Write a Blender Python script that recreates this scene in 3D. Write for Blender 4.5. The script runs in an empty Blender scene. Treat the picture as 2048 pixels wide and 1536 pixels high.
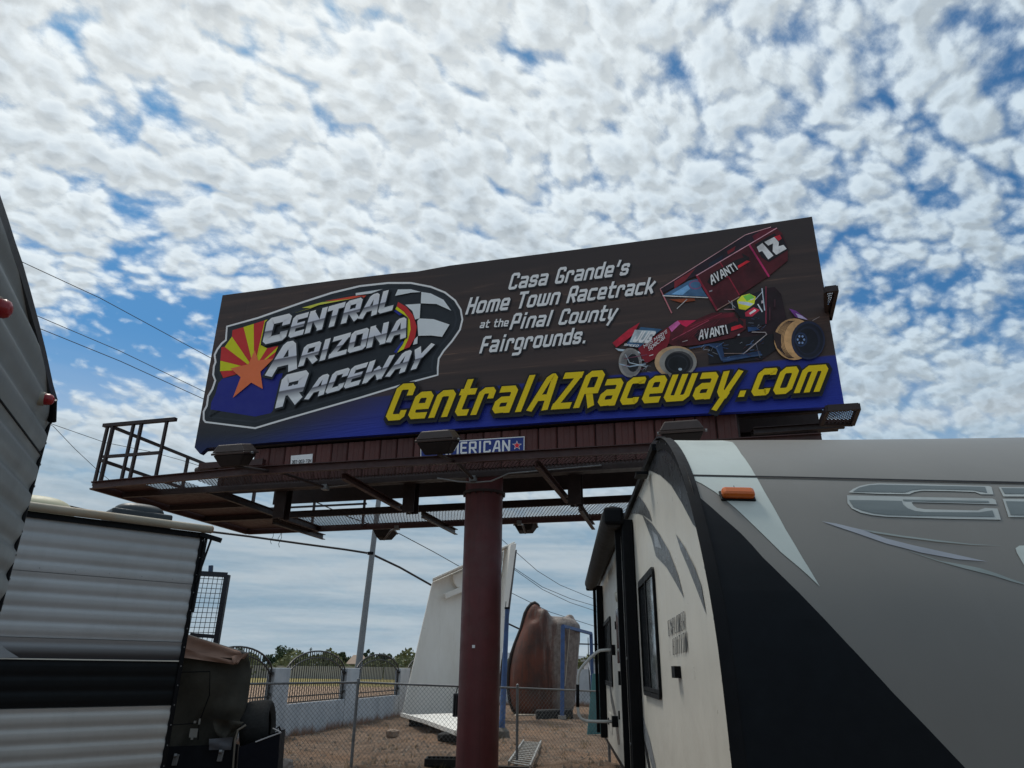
EXPO = 0.0
BLOBS = [(265, 665, .25, .105, -25, -.80), (420, 560, .08, .04, 0, .15), (310, 215, .045, .05, 0, -.4), (500, 720, .2, .08, 0, -.2), (265, 450, .05, .10, 20, -.3), (1850, 600, .30, .10, 10, -.28), (1950, 760, .3, .10, 0, .2), (60, 780, .3, .15, 0, -.25), (590, 110, .03, .05, 0, -.25), (950, 300, .6, .35, 0, .10)]
import bpy, bmesh, math, random
from mathutils import Vector, Matrix
random.seed(7)
S = bpy.context.scene
COL = S.collection
R = math.radians

# ------------------------------------------------------------------ camera
CAM = Vector((0, 0, 1.65))
PITCH, ROLL, FPX = R(21.8), math.atan(44 / 3556), 1420.0
FW = Vector((0, math.cos(PITCH), math.sin(PITCH)))
UP0 = Vector((0, -math.sin(PITCH), math.cos(PITCH)))
RT0 = Vector((1, 0, 0))
RT = RT0 * math.cos(ROLL) + UP0 * math.sin(ROLL)
UP = -RT0 * math.sin(ROLL) + UP0 * math.cos(ROLL)
cam_data = bpy.data.cameras.new('camera')
cam = bpy.data.objects.new('camera', cam_data)
COL.objects.link(cam)
M3 = Matrix((RT, UP, -FW)).transposed()
cam.matrix_world = Matrix.Translation(CAM) @ M3.to_4x4()
cam_data.sensor_width = 36
cam_data.lens = 36 * FPX / 2048
cam_data.clip_end = 3000
cam_data.clip_start = 0.05
S.camera = cam

# ------------------------------------------------------------------ view, sun
S.view_settings.view_transform = 'Standard'
S.view_settings.look = 'None'
S.view_settings.gamma = 1
S.view_settings.use_curve_mapping = False
S.view_settings.exposure = EXPO if 'EXPO' in globals() else 0.0
SUN_AZ, SUN_EL = R(-38), R(62)          # azimuth from +Y towards +X
SUN_DIR = Vector((math.sin(SUN_AZ) * math.cos(SUN_EL), math.cos(SUN_AZ) * math.cos(SUN_EL), math.sin(SUN_EL)))
sd = bpy.data.lights.new('sun', 'SUN')
sd.energy = 2.0
sd.angle = R(12)
sd.color = (1, .95, .87)
sun = bpy.data.objects.new('sun', sd)
COL.objects.link(sun)
sun.rotation_euler = SUN_DIR.to_track_quat('Z', 'Y').to_euler()

# ------------------------------------------------------------------ sky with a field of altocumulus
world = bpy.data.worlds.new('World')
S.world = world
world.use_nodes = True
WT = world.node_tree
WT.nodes.clear()


class NB:
    """small node-graph helper"""
    def __init__(s, tree): s.t = tree
    def n(s, kind, **kw):
        nd = s.t.nodes.new(kind)
        for k, v in kw.items(): setattr(nd, k, v)
        return nd
    def put(s, sock, v):
        if hasattr(v, 'is_output') or isinstance(v, bpy.types.NodeSocket): s.t.links.new(v, sock)
        else: sock.default_value = v
    def m(s, op, a, b=0.0, c=0.0, clamp=False):
        nd = s.n('ShaderNodeMath', operation=op, use_clamp=clamp)
        s.put(nd.inputs[0], a); s.put(nd.inputs[1], b)
        if op in ('MULTIPLY_ADD', 'COMPARE', 'SMOOTH_MIN', 'SMOOTH_MAX'): s.put(nd.inputs[2], c)
        return nd.outputs[0]
    def v(s, op, a, b=None, scale=None):
        nd = s.n('ShaderNodeVectorMath', operation=op)
        s.put(nd.inputs[0], a)
        if b is not None: s.put(nd.inputs[1], b)
        if scale is not None: s.put(nd.inputs[3], scale)
        return nd.outputs['Value'] if op in ('DOT_PRODUCT', 'LENGTH', 'DISTANCE') else nd.outputs[0]
    def noise(s, vec, scale, detail=4, rough=.5, dist=0.0, col=False, dim='3D'):
        nd = s.n('ShaderNodeTexNoise', noise_dimensions=dim)
        s.put(nd.inputs['Vector'], vec); nd.inputs['Scale'].default_value = scale
        nd.inputs['Detail'].default_value = detail; nd.inputs['Roughness'].default_value = rough
        nd.inputs['Distortion'].default_value = dist
        return nd.outputs['Color' if col else 'Fac']
    def step(s, x, a, b, o0=0.0, o1=1.0, kind='SMOOTHSTEP'):
        nd = s.n('ShaderNodeMapRange', interpolation_type=kind)
        s.put(nd.inputs[0], x); nd.inputs[1].default_value = a; nd.inputs[2].default_value = b
        nd.inputs[3].default_value = o0; nd.inputs[4].default_value = o1
        return nd.outputs[0]
    def mix(s, f, a, b, blend='MIX'):
        nd = s.n('ShaderNodeMix', data_type='RGBA', blend_type=blend)
        s.put(nd.inputs[0], f)
        for sock, v in ((nd.inputs[6], a), (nd.inputs[7], b)):
            if isinstance(v, tuple): v = (*v[:3], 1)
            s.put(sock, v)
        return nd.outputs[2]
    def comb(s, x, y, z=0.0):
        nd = s.n('ShaderNodeCombineXYZ')
        s.put(nd.inputs[0], x); s.put(nd.inputs[1], y); s.put(nd.inputs[2], z)
        return nd.outputs[0]
    def sep(s, v):
        nd = s.n('ShaderNodeSeparateXYZ'); s.put(nd.inputs[0], v)
        return nd.outputs
    def ramp(s, x, stops, interp='LINEAR'):
        nd = s.n('ShaderNodeValToRGB'); cr = nd.color_ramp; cr.interpolation = interp
        while len(cr.elements) < len(stops): cr.elements.new(.5)
        for e, (p, c) in zip(cr.elements, stops):
            e.position = p; e.color = (*c, 1) if not isinstance(c, float) else (c, c, c, 1)
        s.put(nd.inputs[0], x)
        return nd.outputs[0]


def ray(px, py):
    return FW + RT * ((px - 1024) / FPX) + UP * ((768 - py) / FPX)


W = NB(WT)
ZOFF = .38
# --- node group: cloud thickness at a point of the cloud sheet
CG = bpy.data.node_groups.new('cloud_thickness', 'ShaderNodeTree')
CG.interface.new_socket('P', in_out='INPUT', socket_type='NodeSocketVector')
CG.interface.new_socket('Offset', in_out='INPUT', socket_type='NodeSocketFloat')
CG.interface.new_socket('D', in_out='OUTPUT', socket_type='NodeSocketFloat')
G = NB(CG)
gi, go = G.n('NodeGroupInput'), G.n('NodeGroupOutput')
P0 = gi.outputs[0]
w1 = G.v('SCALE', G.v('SUBTRACT', G.noise(P0, 2.2, 2, .5, col=True), (.5, .5, .5)), scale=.12)
w2 = G.v('SCALE', G.v('SUBTRACT', G.noise(P0, 16, 3, .6, col=True), (.5, .5, .5)), scale=.045)
P1 = G.v('ADD', G.v('ADD', P0, w1), w2)
vo = G.n('ShaderNodeTexVoronoi', voronoi_dimensions='2D', feature='SMOOTH_F1')
G.put(vo.inputs['Vector'], P1); vo.inputs['Scale'].default_value = 20; vo.inputs['Smoothness'].default_value = .25
vo2 = G.n('ShaderNodeTexVoronoi', voronoi_dimensions='2D', feature='SMOOTH_F1')
G.put(vo2.inputs['Vector'], G.v('ADD', P1, (3.1, 1.7, 0))); vo2.inputs['Scale'].default_value = 46; vo2.inputs['Smoothness'].default_value = .4
puff = G.m('SUBTRACT', .62, vo.outputs['Distance'])
puff2 = G.m('SUBTRACT', .55, vo2.outputs['Distance'])
fb = G.m('SUBTRACT', G.noise(G.v('ADD', P0, w1), 9.5, 10, .70), .5)
big = G.m('SUBTRACT', G.noise(P0, 1.15, 2, .5), .5)
d = G.m('MULTIPLY', puff, .70)
d = G.m('MULTIPLY_ADD', puff2, .38, d)
d = G.m('MULTIPLY_ADD', fb, 1.35, d)
d = G.m('MULTIPLY_ADD', big, .42, d)
d = G.m('ADD', d, gi.outputs[1])
CG.links.new(d, go.inputs[0])

tc = W.n('ShaderNodeTexCoord').outputs['Generated']
DX, DY, DZ = W.sep(tc)
zz = W.m('ADD', W.m('MAXIMUM', DZ, 0.0), ZOFF)
PX, PY = W.m('DIVIDE', DX, zz), W.m('DIVIDE', DY, zz)
# slight stretch of the sheet along the wind
ca, sa = math.cos(R(35)), math.sin(R(35))
QX = W.m('ADD', W.m('MULTIPLY', PX, ca), W.m('MULTIPLY', PY, sa))
QY = W.m('ADD', W.m('MULTIPLY', PX, -sa), W.m('MULTIPLY', PY, ca))
PV = W.comb(W.m('MULTIPLY', QX, .92), W.m('MULTIPLY', QY, 1.12), 0.0)


def sheet_uv(px, py):
    d = ray(px, py).normalized(); z = max(d.z, 0) + ZOFF
    return d.x / z, d.y / z


def blob(px, py, rx, ry, ang, amp):
    """clearing (or thickening) of the cloud sheet round one place on it"""
    u0, v0 = sheet_uv(px, py)
    c, s_ = math.cos(R(ang)), math.sin(R(ang))
    dx, dy = W.m('SUBTRACT', PX, u0), W.m('SUBTRACT', PY, v0)
    a = W.m('DIVIDE', W.m('ADD', W.m('MULTIPLY', dx, c), W.m('MULTIPLY', dy, s_)), rx)
    b = W.m('DIVIDE', W.m('ADD', W.m('MULTIPLY', dx, -s_), W.m('MULTIPLY', dy, c)), ry)
    r2 = W.m('ADD', W.m('MULTIPLY', a, a), W.m('MULTIPLY', b, b))
    return W.m('MULTIPLY', W.m('EXPONENT', W.m('MULTIPLY', r2, -1.0)), amp)


cover = .165
off = W.m('ADD', cover, 0.0)
for a in BLOBS: off = W.m('ADD', off, blob(*a))
# the sheet is a little thinner to the west (right), thicker overhead on the left
off = W.m('ADD', off, W.m('MULTIPLY', DX, -.20))


def dens(vec, o):
    g = W.n('ShaderNodeGroup'); g.node_tree = CG
    W.put(g.inputs[0], vec); W.put(g.inputs[1], o)
    return g.outputs[0]


D0 = dens(PV, off)
# thickness met on the way to the sun
su, sv = SUN_DIR.x / (SUN_DIR.z + ZOFF), SUN_DIR.y / (SUN_DIR.z + ZOFF)
sq = Vector((su * ca + sv * sa, -su * sa + sv * ca))
tosun = W.v('NORMALIZE', W.v('SUBTRACT', (sq.x * .92, sq.y * 1.12, 0), PV))
D1 = dens(W.v('ADD', PV, W.v('SCALE', tosun, scale=.015)), off)
alpha = W.step(D0, -.22, .40)
thick = W.step(W.m('ADD', D0, W.m('MULTIPLY', W.m('SUBTRACT', W.noise(PV, 2.6, 4, .55), .5), 1.1)), .22, .95)
edge = W.m('MULTIPLY', W.m('SUBTRACT', D0, D1), .66)
sundot = W.v('DOT_PRODUCT', tc, tuple(SUN_DIR))
glow = W.m('POWER', W.m('MAXIMUM', sundot, 0.0), 2.2)
# cloud brightness: bright thin rims, grey thick hearts, brighter towards the sun
bri = W.m('MULTIPLY_ADD', glow, .36, .55)
bri = W.m('SUBTRACT', bri, W.m('MULTIPLY', thick, .21))
bri = W.m('ADD', bri, W.m('MINIMUM', W.m('MAXIMUM', edge, -.13), .12))
bri = W.m('MAXIMUM', bri, .2)
cloud = W.v('MULTIPLY', W.comb(bri, bri, bri), W.mix(glow, (.78, .97, 1.13), (.96, 1.0, 1.0)))
cloud = W.mix(thick, cloud, W.v('MULTIPLY', cloud, (.95, .985, 1.03)))
sky = W.n('ShaderNodeTexSky', sky_type='NISHITA')
sky.sun_disc = False
sky.sun_elevation = SUN_EL
sky.sun_rotation = SUN_AZ
sky.altitude = 400
sky.air_density = 1.0; sky.dust_density = 1.2; sky.ozone_density = 2.0
blue = W.v('MULTIPLY', W.v('SCALE', sky.outputs[0], scale=.105), (.33, .70, .90))
# towards the horizon the sheet melts into pale blue-grey haze
el = DZ
hz = W.step(el, .0, .20, 1.0, 0.0)
hstreak = W.noise(W.comb(W.m('MULTIPLY', DX, 1.3), W.m('MULTIPLY', DY, .6), W.m('MULTIPLY', DZ, 16)), 2.2, 5, .55)
hazecol = W.mix(W.step(hstreak, .36, .66), (.25, .37, .475), (.44, .52, .58))
hazecol = W.mix(W.step(el, .14, .32), hazecol, W.mix(W.step(hstreak, .3, .62), (.42, .56, .68), (.62, .68, .72)))
col = W.mix(alpha, blue, cloud)
col = W.mix(W.m('MULTIPLY', W.step(el, .14, .40, 1.0, 0.0), .93), col, hazecol)
col = W.mix(W.step(el, -.10, -.005, 1.0, 0.0), col, (.22, .19, .16))
bg = W.n('ShaderNodeBackground'); W.put(bg.inputs[0], col); bg.inputs[1].default_value = 1.0
wo = W.n('ShaderNodeOutputWorld'); WT.links.new(bg.outputs[0], wo.inputs[0])
world.cycles.sampling_method = 'MANUAL'
world.cycles.sample_map_resolution = 512

# ================================================================== helpers
ZV = Vector((0, 0, 1))


def on_plane(px, py, p0, nrm):
    d_ = ray(px, py); k = (Vector(p0) - CAM).dot(nrm) / d_.dot(nrm)
    return CAM + d_ * k
def at_z(px, py, z):
    d_ = ray(px, py); return CAM + d_ * ((z - CAM.z) / d_.z)
def at_D(px, py, D):
    d_ = ray(px, py); return CAM + d_ * (D / math.hypot(d_.x, d_.y))
def lin(c):
    c = c / 255
    return c / 12.92 if c <= .04045 else ((c + .055) / 1.055) ** 2.4
def rgb(r, g, b, k=1.0):
    return tuple(min(.9, lin(x) * k) for x in (r, g, b))


class MB:
    """collects faces and links them as one mesh object"""
    def __init__(s): s.v = []; s.f = []; s.mi = []; s.uv = None; s.cur = 0; s.cols = None
    def add(s, vs, fs):
        o = len(s.v); s.v += [Vector(v) for v in vs]
        for f in fs: s.f.append([i + o for i in f]); s.mi.append(s.cur)
        return s
    def hexa(s, p):    # 8 corners: bottom 0-3, top 4-7
        return s.add(p, [(3, 2, 1, 0), (4, 5, 6, 7), (0, 1, 5, 4), (1, 2, 6, 5), (2, 3, 7, 6), (3, 0, 4, 7)])
    def box(s, c, x, y, z):     # centre and three half-axes (vectors)
        c, x, y, z = Vector(c), Vector(x), Vector(y), Vector(z)
        return s.hexa([c - x - y - z, c + x - y - z, c + x + y - z, c - x + y - z, c - x - y + z, c + x - y + z, c + x + y + z, c - x + y + z])
    def beam(s, a, b, w, h, up=ZV):
        a, b = Vector(a), Vector(b); t = (b - a).normalized()
        side = t.cross(Vector(up))
        if side.length < 1e-4: side = t.cross(Vector((1, 0, 0)))
        side.normalize(); u = side.cross(t).normalized()
        return s.box((a + b) / 2, t * ((b - a).length / 2), side * w / 2, u * h / 2)
    def channel(s, a, b, w, h, th=.012, up=ZV, flip=1):   # a C section
        a, b = Vector(a), Vector(b); t = (b - a).normalized(); side = t.cross(up).normalized() * flip; u = Vector(up)
        s.box((a + b) / 2, t * ((b - a).length / 2), side * th / 2, u * h / 2)
        for k in (-1, 1):
            s.box((a + b) / 2 + side * (w / 2 + th / 2) + u * k * (h / 2 - th / 2), t * ((b - a).length / 2), side * (w / 2), u * th / 2)
        return s
    def tube(s, pts, r, n=8, cap=True, close=False):
        pts = [Vector(p) for p in pts]; m = len(pts); rs = r if isinstance(r, (list, tuple)) else [r] * m
        o = len(s.v); prev = None
        for i, p in enumerate(pts):
            t = (pts[min(i + 1, m - 1)] - pts[max(i - 1, 0)])
            if t.length < 1e-9: t = ZV.copy()
            t.normalize()
            if prev is None:
                a = t.cross(ZV)
                if a.length < 1e-3: a = t.cross(Vector((1, 0, 0)))
            else: a = prev - t * prev.dot(t)
            a.normalize(); prev = a; b = t.cross(a)
            for k in range(n):
                an = 2 * math.pi * k / n
                s.v.append(p + (a * math.cos(an) + b * math.sin(an)) * rs[i])
        for i in range(m - 1):
            for k in range(n):
                q = (k + 1) % n
                s.f.append([o + i * n + k, o + i * n + q, o + (i + 1) * n + q, o + (i + 1) * n + k]); s.mi.append(s.cur)
        if cap:
            s.f.append([o + k for k in range(n)][::-1]); s.mi.append(s.cur)
            s.f.append([o + (m - 1) * n + k for k in range(n)]); s.mi.append(s.cur)
        return s
    def prism(s, pts, ext):    # polygon extruded by a vector
        pts = [Vector(p) for p in pts]; n = len(pts); ext = Vector(ext)
        return s.add(pts + [p + ext for p in pts], [tuple(range(n)), tuple(range(2 * n - 1, n - 1, -1))] + [(i, i + n, (i + 1) % n + n, (i + 1) % n) for i in range(n)])
    def grid(s, rows):
        o = len(s.v); m = len(rows[0])
        for r_ in rows: s.v += [Vector(p) for p in r_]
        for i in range(len(rows) - 1):
            for j in range(m - 1):
                s.f.append([o + i * m + j, o + i * m + j + 1, o + (i + 1) * m + j + 1, o + (i + 1) * m + j]); s.mi.append(s.cur)
        return s
    def build(s, name, mat, parent=None, smooth=False, bevel=0, fix=True, auto=0):
        root = parent
        while root is not None and root.parent is not None: root = root.parent
        org = root.location.copy() if root is not None else (s.org if hasattr(s, 'org') else Vector())
        me = bpy.data.meshes.new(name)
        me.from_pydata([v - org for v in s.v], [], s.f)
        mats = mat if isinstance(mat, (list, tuple)) else [mat]
        for m_ in mats: me.materials.append(m_)
        if len(mats) > 1: me.polygons.foreach_set('material_index', s.mi)
        if s.uv:
            ul = me.uv_layers.new(name='UVMap')
            for lp in me.loops: ul.data[lp.index].uv = s.uv[lp.vertex_index]
        if fix and not s.uv:
            bm = bmesh.new(); bm.from_mesh(me); bmesh.ops.recalc_face_normals(bm, faces=bm.faces); bm.to_mesh(me); bm.free()
        if smooth: me.polygons.foreach_set('use_smooth', [True] * len(me.polygons))
        me.update()
        o = bpy.data.objects.new(name, me); COL.objects.link(o)
        if parent is not None: o.parent = parent
        else: o.location = org
        if smooth and auto:
            md = o.modifiers.new('edge', 'EDGE_SPLIT'); md.split_angle = R(auto)
        if bevel:
            md = o.modifiers.new('bevel', 'BEVEL'); md.width = bevel; md.segments = 2; md.limit_method = 'ANGLE'
        return o


def tag(o, label=None, cat=None, group=None, kind=None):
    if label: o['label'] = label
    if cat: o['category'] = cat
    if group: o['group'] = group
    if kind: o['kind'] = kind
    return o
def thing(name, loc, label, cat, group=None):
    o = bpy.data.objects.new(name, None); COL.objects.link(o); o.location = loc; o.empty_display_size = .2
    return tag(o, label, cat, group)
def instance(src, parent, off, name=None):
    o = src.copy(); COL.objects.link(o); o.parent = parent; o.location = src.location + Vector(off)
    return o


# ------------------------------------------------------------------ materials
def mat(name, col, rough=.6, metal=0.0, var=.12, scale=6.0, bump=.0, bscale=60, spec=.5, streak=0.0, dirt=None, dirt_amt=.5, coat=0.0):
    m = bpy.data.materials.new(name); m.use_nodes = True; t = m.node_tree; N_ = NB(t)
    bs = t.nodes['Principled BSDF']
    oc = N_.n('ShaderNodeTexCoord').outputs['Object']
    nz = N_.noise(oc, scale, 6, .6)
    c = N_.mix(1.0, col, N_.ramp(nz, [(.25, 1 - var), (.75, 1 + var)]), 'MULTIPLY')
    if streak:
        st = N_.noise(N_.v('MULTIPLY', oc, (9, 9, .6)), 1.4, 5, .65)
        c = N_.mix(N_.m('MULTIPLY', N_.step(st, .48, .75), streak), c, tuple(x * .35 for x in col))
    if dirt:
        dn = N_.noise(oc, scale * .6, 7, .68)
        c = N_.mix(N_.m('MULTIPLY', N_.step(dn, .46, .70), dirt_amt), c, dirt)
    N_.put(bs.inputs['Base Color'], c)
    N_.put(bs.inputs['Roughness'], N_.step(N_.noise(oc, scale * 2.3, 4, .6), .3, .7, max(0.02, rough - .08), min(1, rough + .1), 'LINEAR'))
    bs.inputs['Metallic'].default_value = metal
    bs.inputs['Specular IOR Level'].default_value = spec
    bs.inputs['Coat Weight'].default_value = coat
    bs.inputs['Coat Roughness'].default_value = .08
    if bump:
        b = N_.n('ShaderNodeBump'); b.inputs['Strength'].default_value = bump; b.inputs['Distance'].default_value = .01
        N_.put(b.inputs['Height'], N_.noise(oc, bscale, 5, .6)); N_.put(bs.inputs['Normal'], b.outputs[0])
    return m


KC = 2.1      # printed colours: shown value to base colour under this sky
def pc(r, g, b): return rgb(r, g, b, KC)
_pm = {}
def pmat(r, g, b, rough=.55):
    k = (r, g, b, rough)
    if k not in _pm: _pm[k] = mat('print_%d_%d_%d' % (r, g, b), pc(r, g, b), rough, var=.05, scale=3, spec=.3)
    return _pm[k]


M = {}
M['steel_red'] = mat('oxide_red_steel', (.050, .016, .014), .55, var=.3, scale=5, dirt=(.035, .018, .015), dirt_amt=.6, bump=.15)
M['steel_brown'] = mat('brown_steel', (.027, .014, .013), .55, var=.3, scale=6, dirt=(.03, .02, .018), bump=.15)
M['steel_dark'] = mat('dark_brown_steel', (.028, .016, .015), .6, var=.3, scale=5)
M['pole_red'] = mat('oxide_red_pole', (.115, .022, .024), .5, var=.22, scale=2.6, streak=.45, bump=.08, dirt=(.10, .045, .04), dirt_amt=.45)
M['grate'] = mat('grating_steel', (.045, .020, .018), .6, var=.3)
M['lamp_brown'] = mat('bronze_lamp_housing', (.042, .026, .022), .5, var=.15, scale=8)
M['lamp_dark'] = mat('lamp_underside_shade', (.018, .013, .012), .6, var=.15, spec=.2)  # shade below the housing painted in as a darker brown
M['lamp_glass'] = mat('lamp_lens', (.02, .02, .02), .15, var=.1)
M['black'] = mat('black_trim', (.0045, .005, .0065), .5, var=.2, spec=.13)
M['black_rub'] = mat('black_rubber', (.018, .018, .018), .8, var=.3, scale=14, bump=.3)
M['wire'] = mat('cable_black', (.02, .02, .022), .6)
M['white_sign'] = pmat(175, 178, 175)
M['galv'] = mat('galvanised_steel', (.22, .23, .24), .5, .5, var=.2, scale=12)
M['grey_pole'] = mat('grey_painted_steel', (.20, .22, .235), .5, var=.12, scale=3, streak=.15)
M['galv_wire'] = mat('fence_wire', (.10, .11, .11), .5, .3, var=.2)
M['blue_paint'] = mat('blue_painted_steel', (.045, .10, .25), .55, var=.25, scale=5, dirt=(.05, .06, .09), dirt_amt=.5)


# ------------------------------------------------------------------ lettering
def bevelled(p, c, closed):
    """cuts the corners of a polyline"""
    out = []; n = len(p)
    for i in range(n):
        if not closed and i in (0, n - 1): out.append(Vector(p[i])); continue
        a, b, d_ = Vector(p[i - 1]), Vector(p[i]), Vector(p[(i + 1) % n])
        l1, l2 = (a - b).length, (d_ - b).length
        cc = min(c, l1 * .42, l2 * .42)
        out += [b + (a - b).normalized() * cc, b + (d_ - b).normalized() * cc] if cc > .004 else [b]
    return out
def strip(p, t, closed):
    """outline pairs of a stroke of thickness t with mitred joints and square ends"""
    n = len(p); L = []
    p = [q.copy() for q in p]
    if not closed:
        if n == 2 and (p[0] - p[1]).length < 1e-5: p[0] = p[0] + Vector((0, -.001)); p[1] = p[1] + Vector((0, .001))
        p[0] = p[0] + (p[0] - p[1]).normalized() * t / 2; p[-1] = p[-1] + (p[-1] - p[-2]).normalized() * t / 2
    for i in range(n):
        if closed: a, d_ = p[i - 1], p[(i + 1) % n]
        else: a, d_ = p[max(i - 1, 0)], p[min(i + 1, n - 1)]
        b = p[i]
        d1 = (b - a).normalized() if (b - a).length > 1e-9 else (d_ - b).normalized()
        d2 = (d_ - b).normalized() if (d_ - b).length > 1e-9 else d1
        n1, n2 = Vector((-d1.y, d1.x)), Vector((-d2.y, d2.x))
        mm = (n1 + n2)
        mm = mm.normalized() if mm.length > 1e-6 else n1
        k = min(1.7, 1 / max(.3, mm.dot(n1)))
        L.append((b + mm * t / 2 * k, b - mm * t / 2 * k))
    return L


GL = {
 'a': (.58, [[(0.05, 1), (1, 1), (1, 0)], [(1, .03), (0, .0), (0, .5), (1, .5)]]),
 'c': (.56, [[(1, .97), (1, 1), (0, 1), (0, 0), (1, 0), (1, .03)]]),
 'd': (.58, [[(1, 1), (0, 1), (0, 0), (1, 0)], [(1, 0), (1, 2)]]),
 'e': (.56, [[(1, 0), (0, 0), (0, 1), (1, 1), (1, .46)], [(1, .45), (0, .45)]]),
 'g': (.58, [[(1, 0), (0, 0), (0, 1), (1, 1), (1, -1), (0, -1)]]),
 'h': (.58, [[(0, 0), (0, 2)], [(0, 1), (1, 1), (1, 0)]]),
 'i': (.20, [[(.5, 0), (.5, 1)], [(.5, 2), (.5, 2)]]),
 'k': (.58, [[(0, 0), (0, 2)], [(0, .45), (.45, .5), (1, 1)], [(.5, .5), (1, 0)]]),
 'l': (.20, [[(.5, 0), (.5, 2)]]),
 'm': (.90, [[(0, 0), (0, 1), (1, 1), (1, 0)], [(.5, 0), (.5, 1)]]),
 'n': (.58, [[(0, 0), (0, 1), (1, 1), (1, 0)]]),
 'o': (.58, [[(0, 0), (1, 0), (1, 1), (0, 1), None]]),
 'p': (.58, [[(0, -1), (0, 1), (1, 1), (1, 0), (0, 0)]]),
 'r': (.48, [[(0, 0), (0, 1), (1, 1), (1, .75)]]),
 's': (.54, [[(1, .85), (1, 1), (0, 1), (0, .5), (1, .5), (1, 0), (0, 0), (0, .12)]]),
 't': (.46, [[(.25, 2), (.25, 0), (1, 0)], [(0, 1), (1, 1)]]),
 'u': (.58, [[(0, 1), (0, 0), (1, 0), (1, 1)]]),
 'w': (.88, [[(0, 1), (0, 0), (1, 0), (1, 1)], [(.5, 0), (.5, 1)]]),
 'y': (.60, [[(0, 1), (.1, .1), (.6, 0)], [(1, 1), (.25, -1)]]),
 'A': (.66, [[(0, 0), (.5, 1), (.85, 1), (1, 0)], [(.28, .32), (.92, .32)]]),
 'C': (.58, [[(1, .80), (1, 1), (0, 1), (0, 0), (1, 0), (1, .12)]]),
 'D': (.6, [[(0, 0), (1, 0), (1, 1), (0, 1), None]]),
 'E': (.54, [[(.95, 1), (0, 1), (0, 0), (.95, 0)], [(0, .5), (.8, .5)]]),
 'F': (.52, [[(1, 1), (0, 1), (0, 0)], [(0, .48), (.8, .48)]]),
 'G': (.58, [[(1, .86), (1, 1), (0, 1), (0, 0), (1, 0), (1, .42), (.6, .42)]]),
 'H': (.60, [[(0, 0), (0, 1)], [(1, 0), (1, 1)], [(0, .5), (1, .5)]]),
 'I': (.20, [[(.5, 0), (.5, 1)]]),
 'J': (.5, [[(1, 1), (1, 0), (0, 0), (0, .3)]]),
 'L': (.50, [[(0, 1), (0, 0), (1, 0)]]),
 'N': (.64, [[(0, 0), (0, 1)], [(.05, .95), (.95, .05)], [(1, 0), (1, 1)]]),
 'M': (.8, [[(0, 0), (0, 1)], [(0, .95), (.5, .35)], [(.5, .35), (1, .95)], [(1, 1), (1, 0)]]),
 'O': (.60, [[(0, 0), (1, 0), (1, 1), (0, 1), None]]),
 'P': (.58, [[(0, 0), (0, 1), (1, 1), (1, .42)], [(1, .42), (0, .42)]]),
 'R': (.60, [[(0, 0), (0, 1), (1, 1), (1, .46)], [(1, .45), (0, .45)], [(.5, .42), (1, 0)]]),
 'S': (.54, [[(1, .85), (1, 1), (0, 1), (0, .5), (1, .5), (1, 0), (0, 0), (0, .12)]]),
 'T': (.60, [[(0, 1), (1, 1)], [(.5, 1), (.5, 0)]]),
 'U': (.58, [[(0, 1), (0, 0), (1, 0), (1, 1)]]),
 'V': (.62, [[(0, 1), (.45, 0)], [(.5, 0), (1, 1)]]),
 'W': (.92, [[(0, 1), (.08, 0)], [(.12, .02), (.5, .5)], [(.5, .5), (.82, .02)], [(.86, 0), (1, 1)]]),
 'X': (.6, [[(0, 0), (1, 1)], [(0, 1), (1, 0)]]),
 'Y': (.62, [[(0, 1), (.4, .45), (.4, 0)], [(.4, .4), (1, 1)]]),
 'Z': (.58, [[(0, 1), (1, 1)], [(.95, .95), (.05, .05)], [(0, 0), (1, 0)]]),
 '0': (.5, [[(0, 0), (1, 0), (1, 1), (0, 1), None]]),
 '1': (.3, [[(0, .8), (.5, 1), (.5, 0)]]),
 '2': (.5, [[(0, .8), (0, 1), (1, 1), (1, .6), (0, 0), (1, 0)]]),
 '3': (.5, [[(0, 1), (1, 1), (1, 0), (0, 0)], [(.3, .5), (1, .5)]]),
 '7': (.5, [[(0, 1), (1, 1)], [(.95, .95), (.3, 0)]]),
 '8': (.5, [[(0, 0), (1, 0), (1, 1), (0, 1), None], [(0, .5), (1, .5)]]),
 '-': (.3, [[(.1, .45), (.9, .45)]]),
 '.': (.18, [[(.5, 0), (.5, 0)]]),
 "'": (.18, [[(.7, 2), (.4, 1.6)]]),
 ' ': (.26, []),
}


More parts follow.
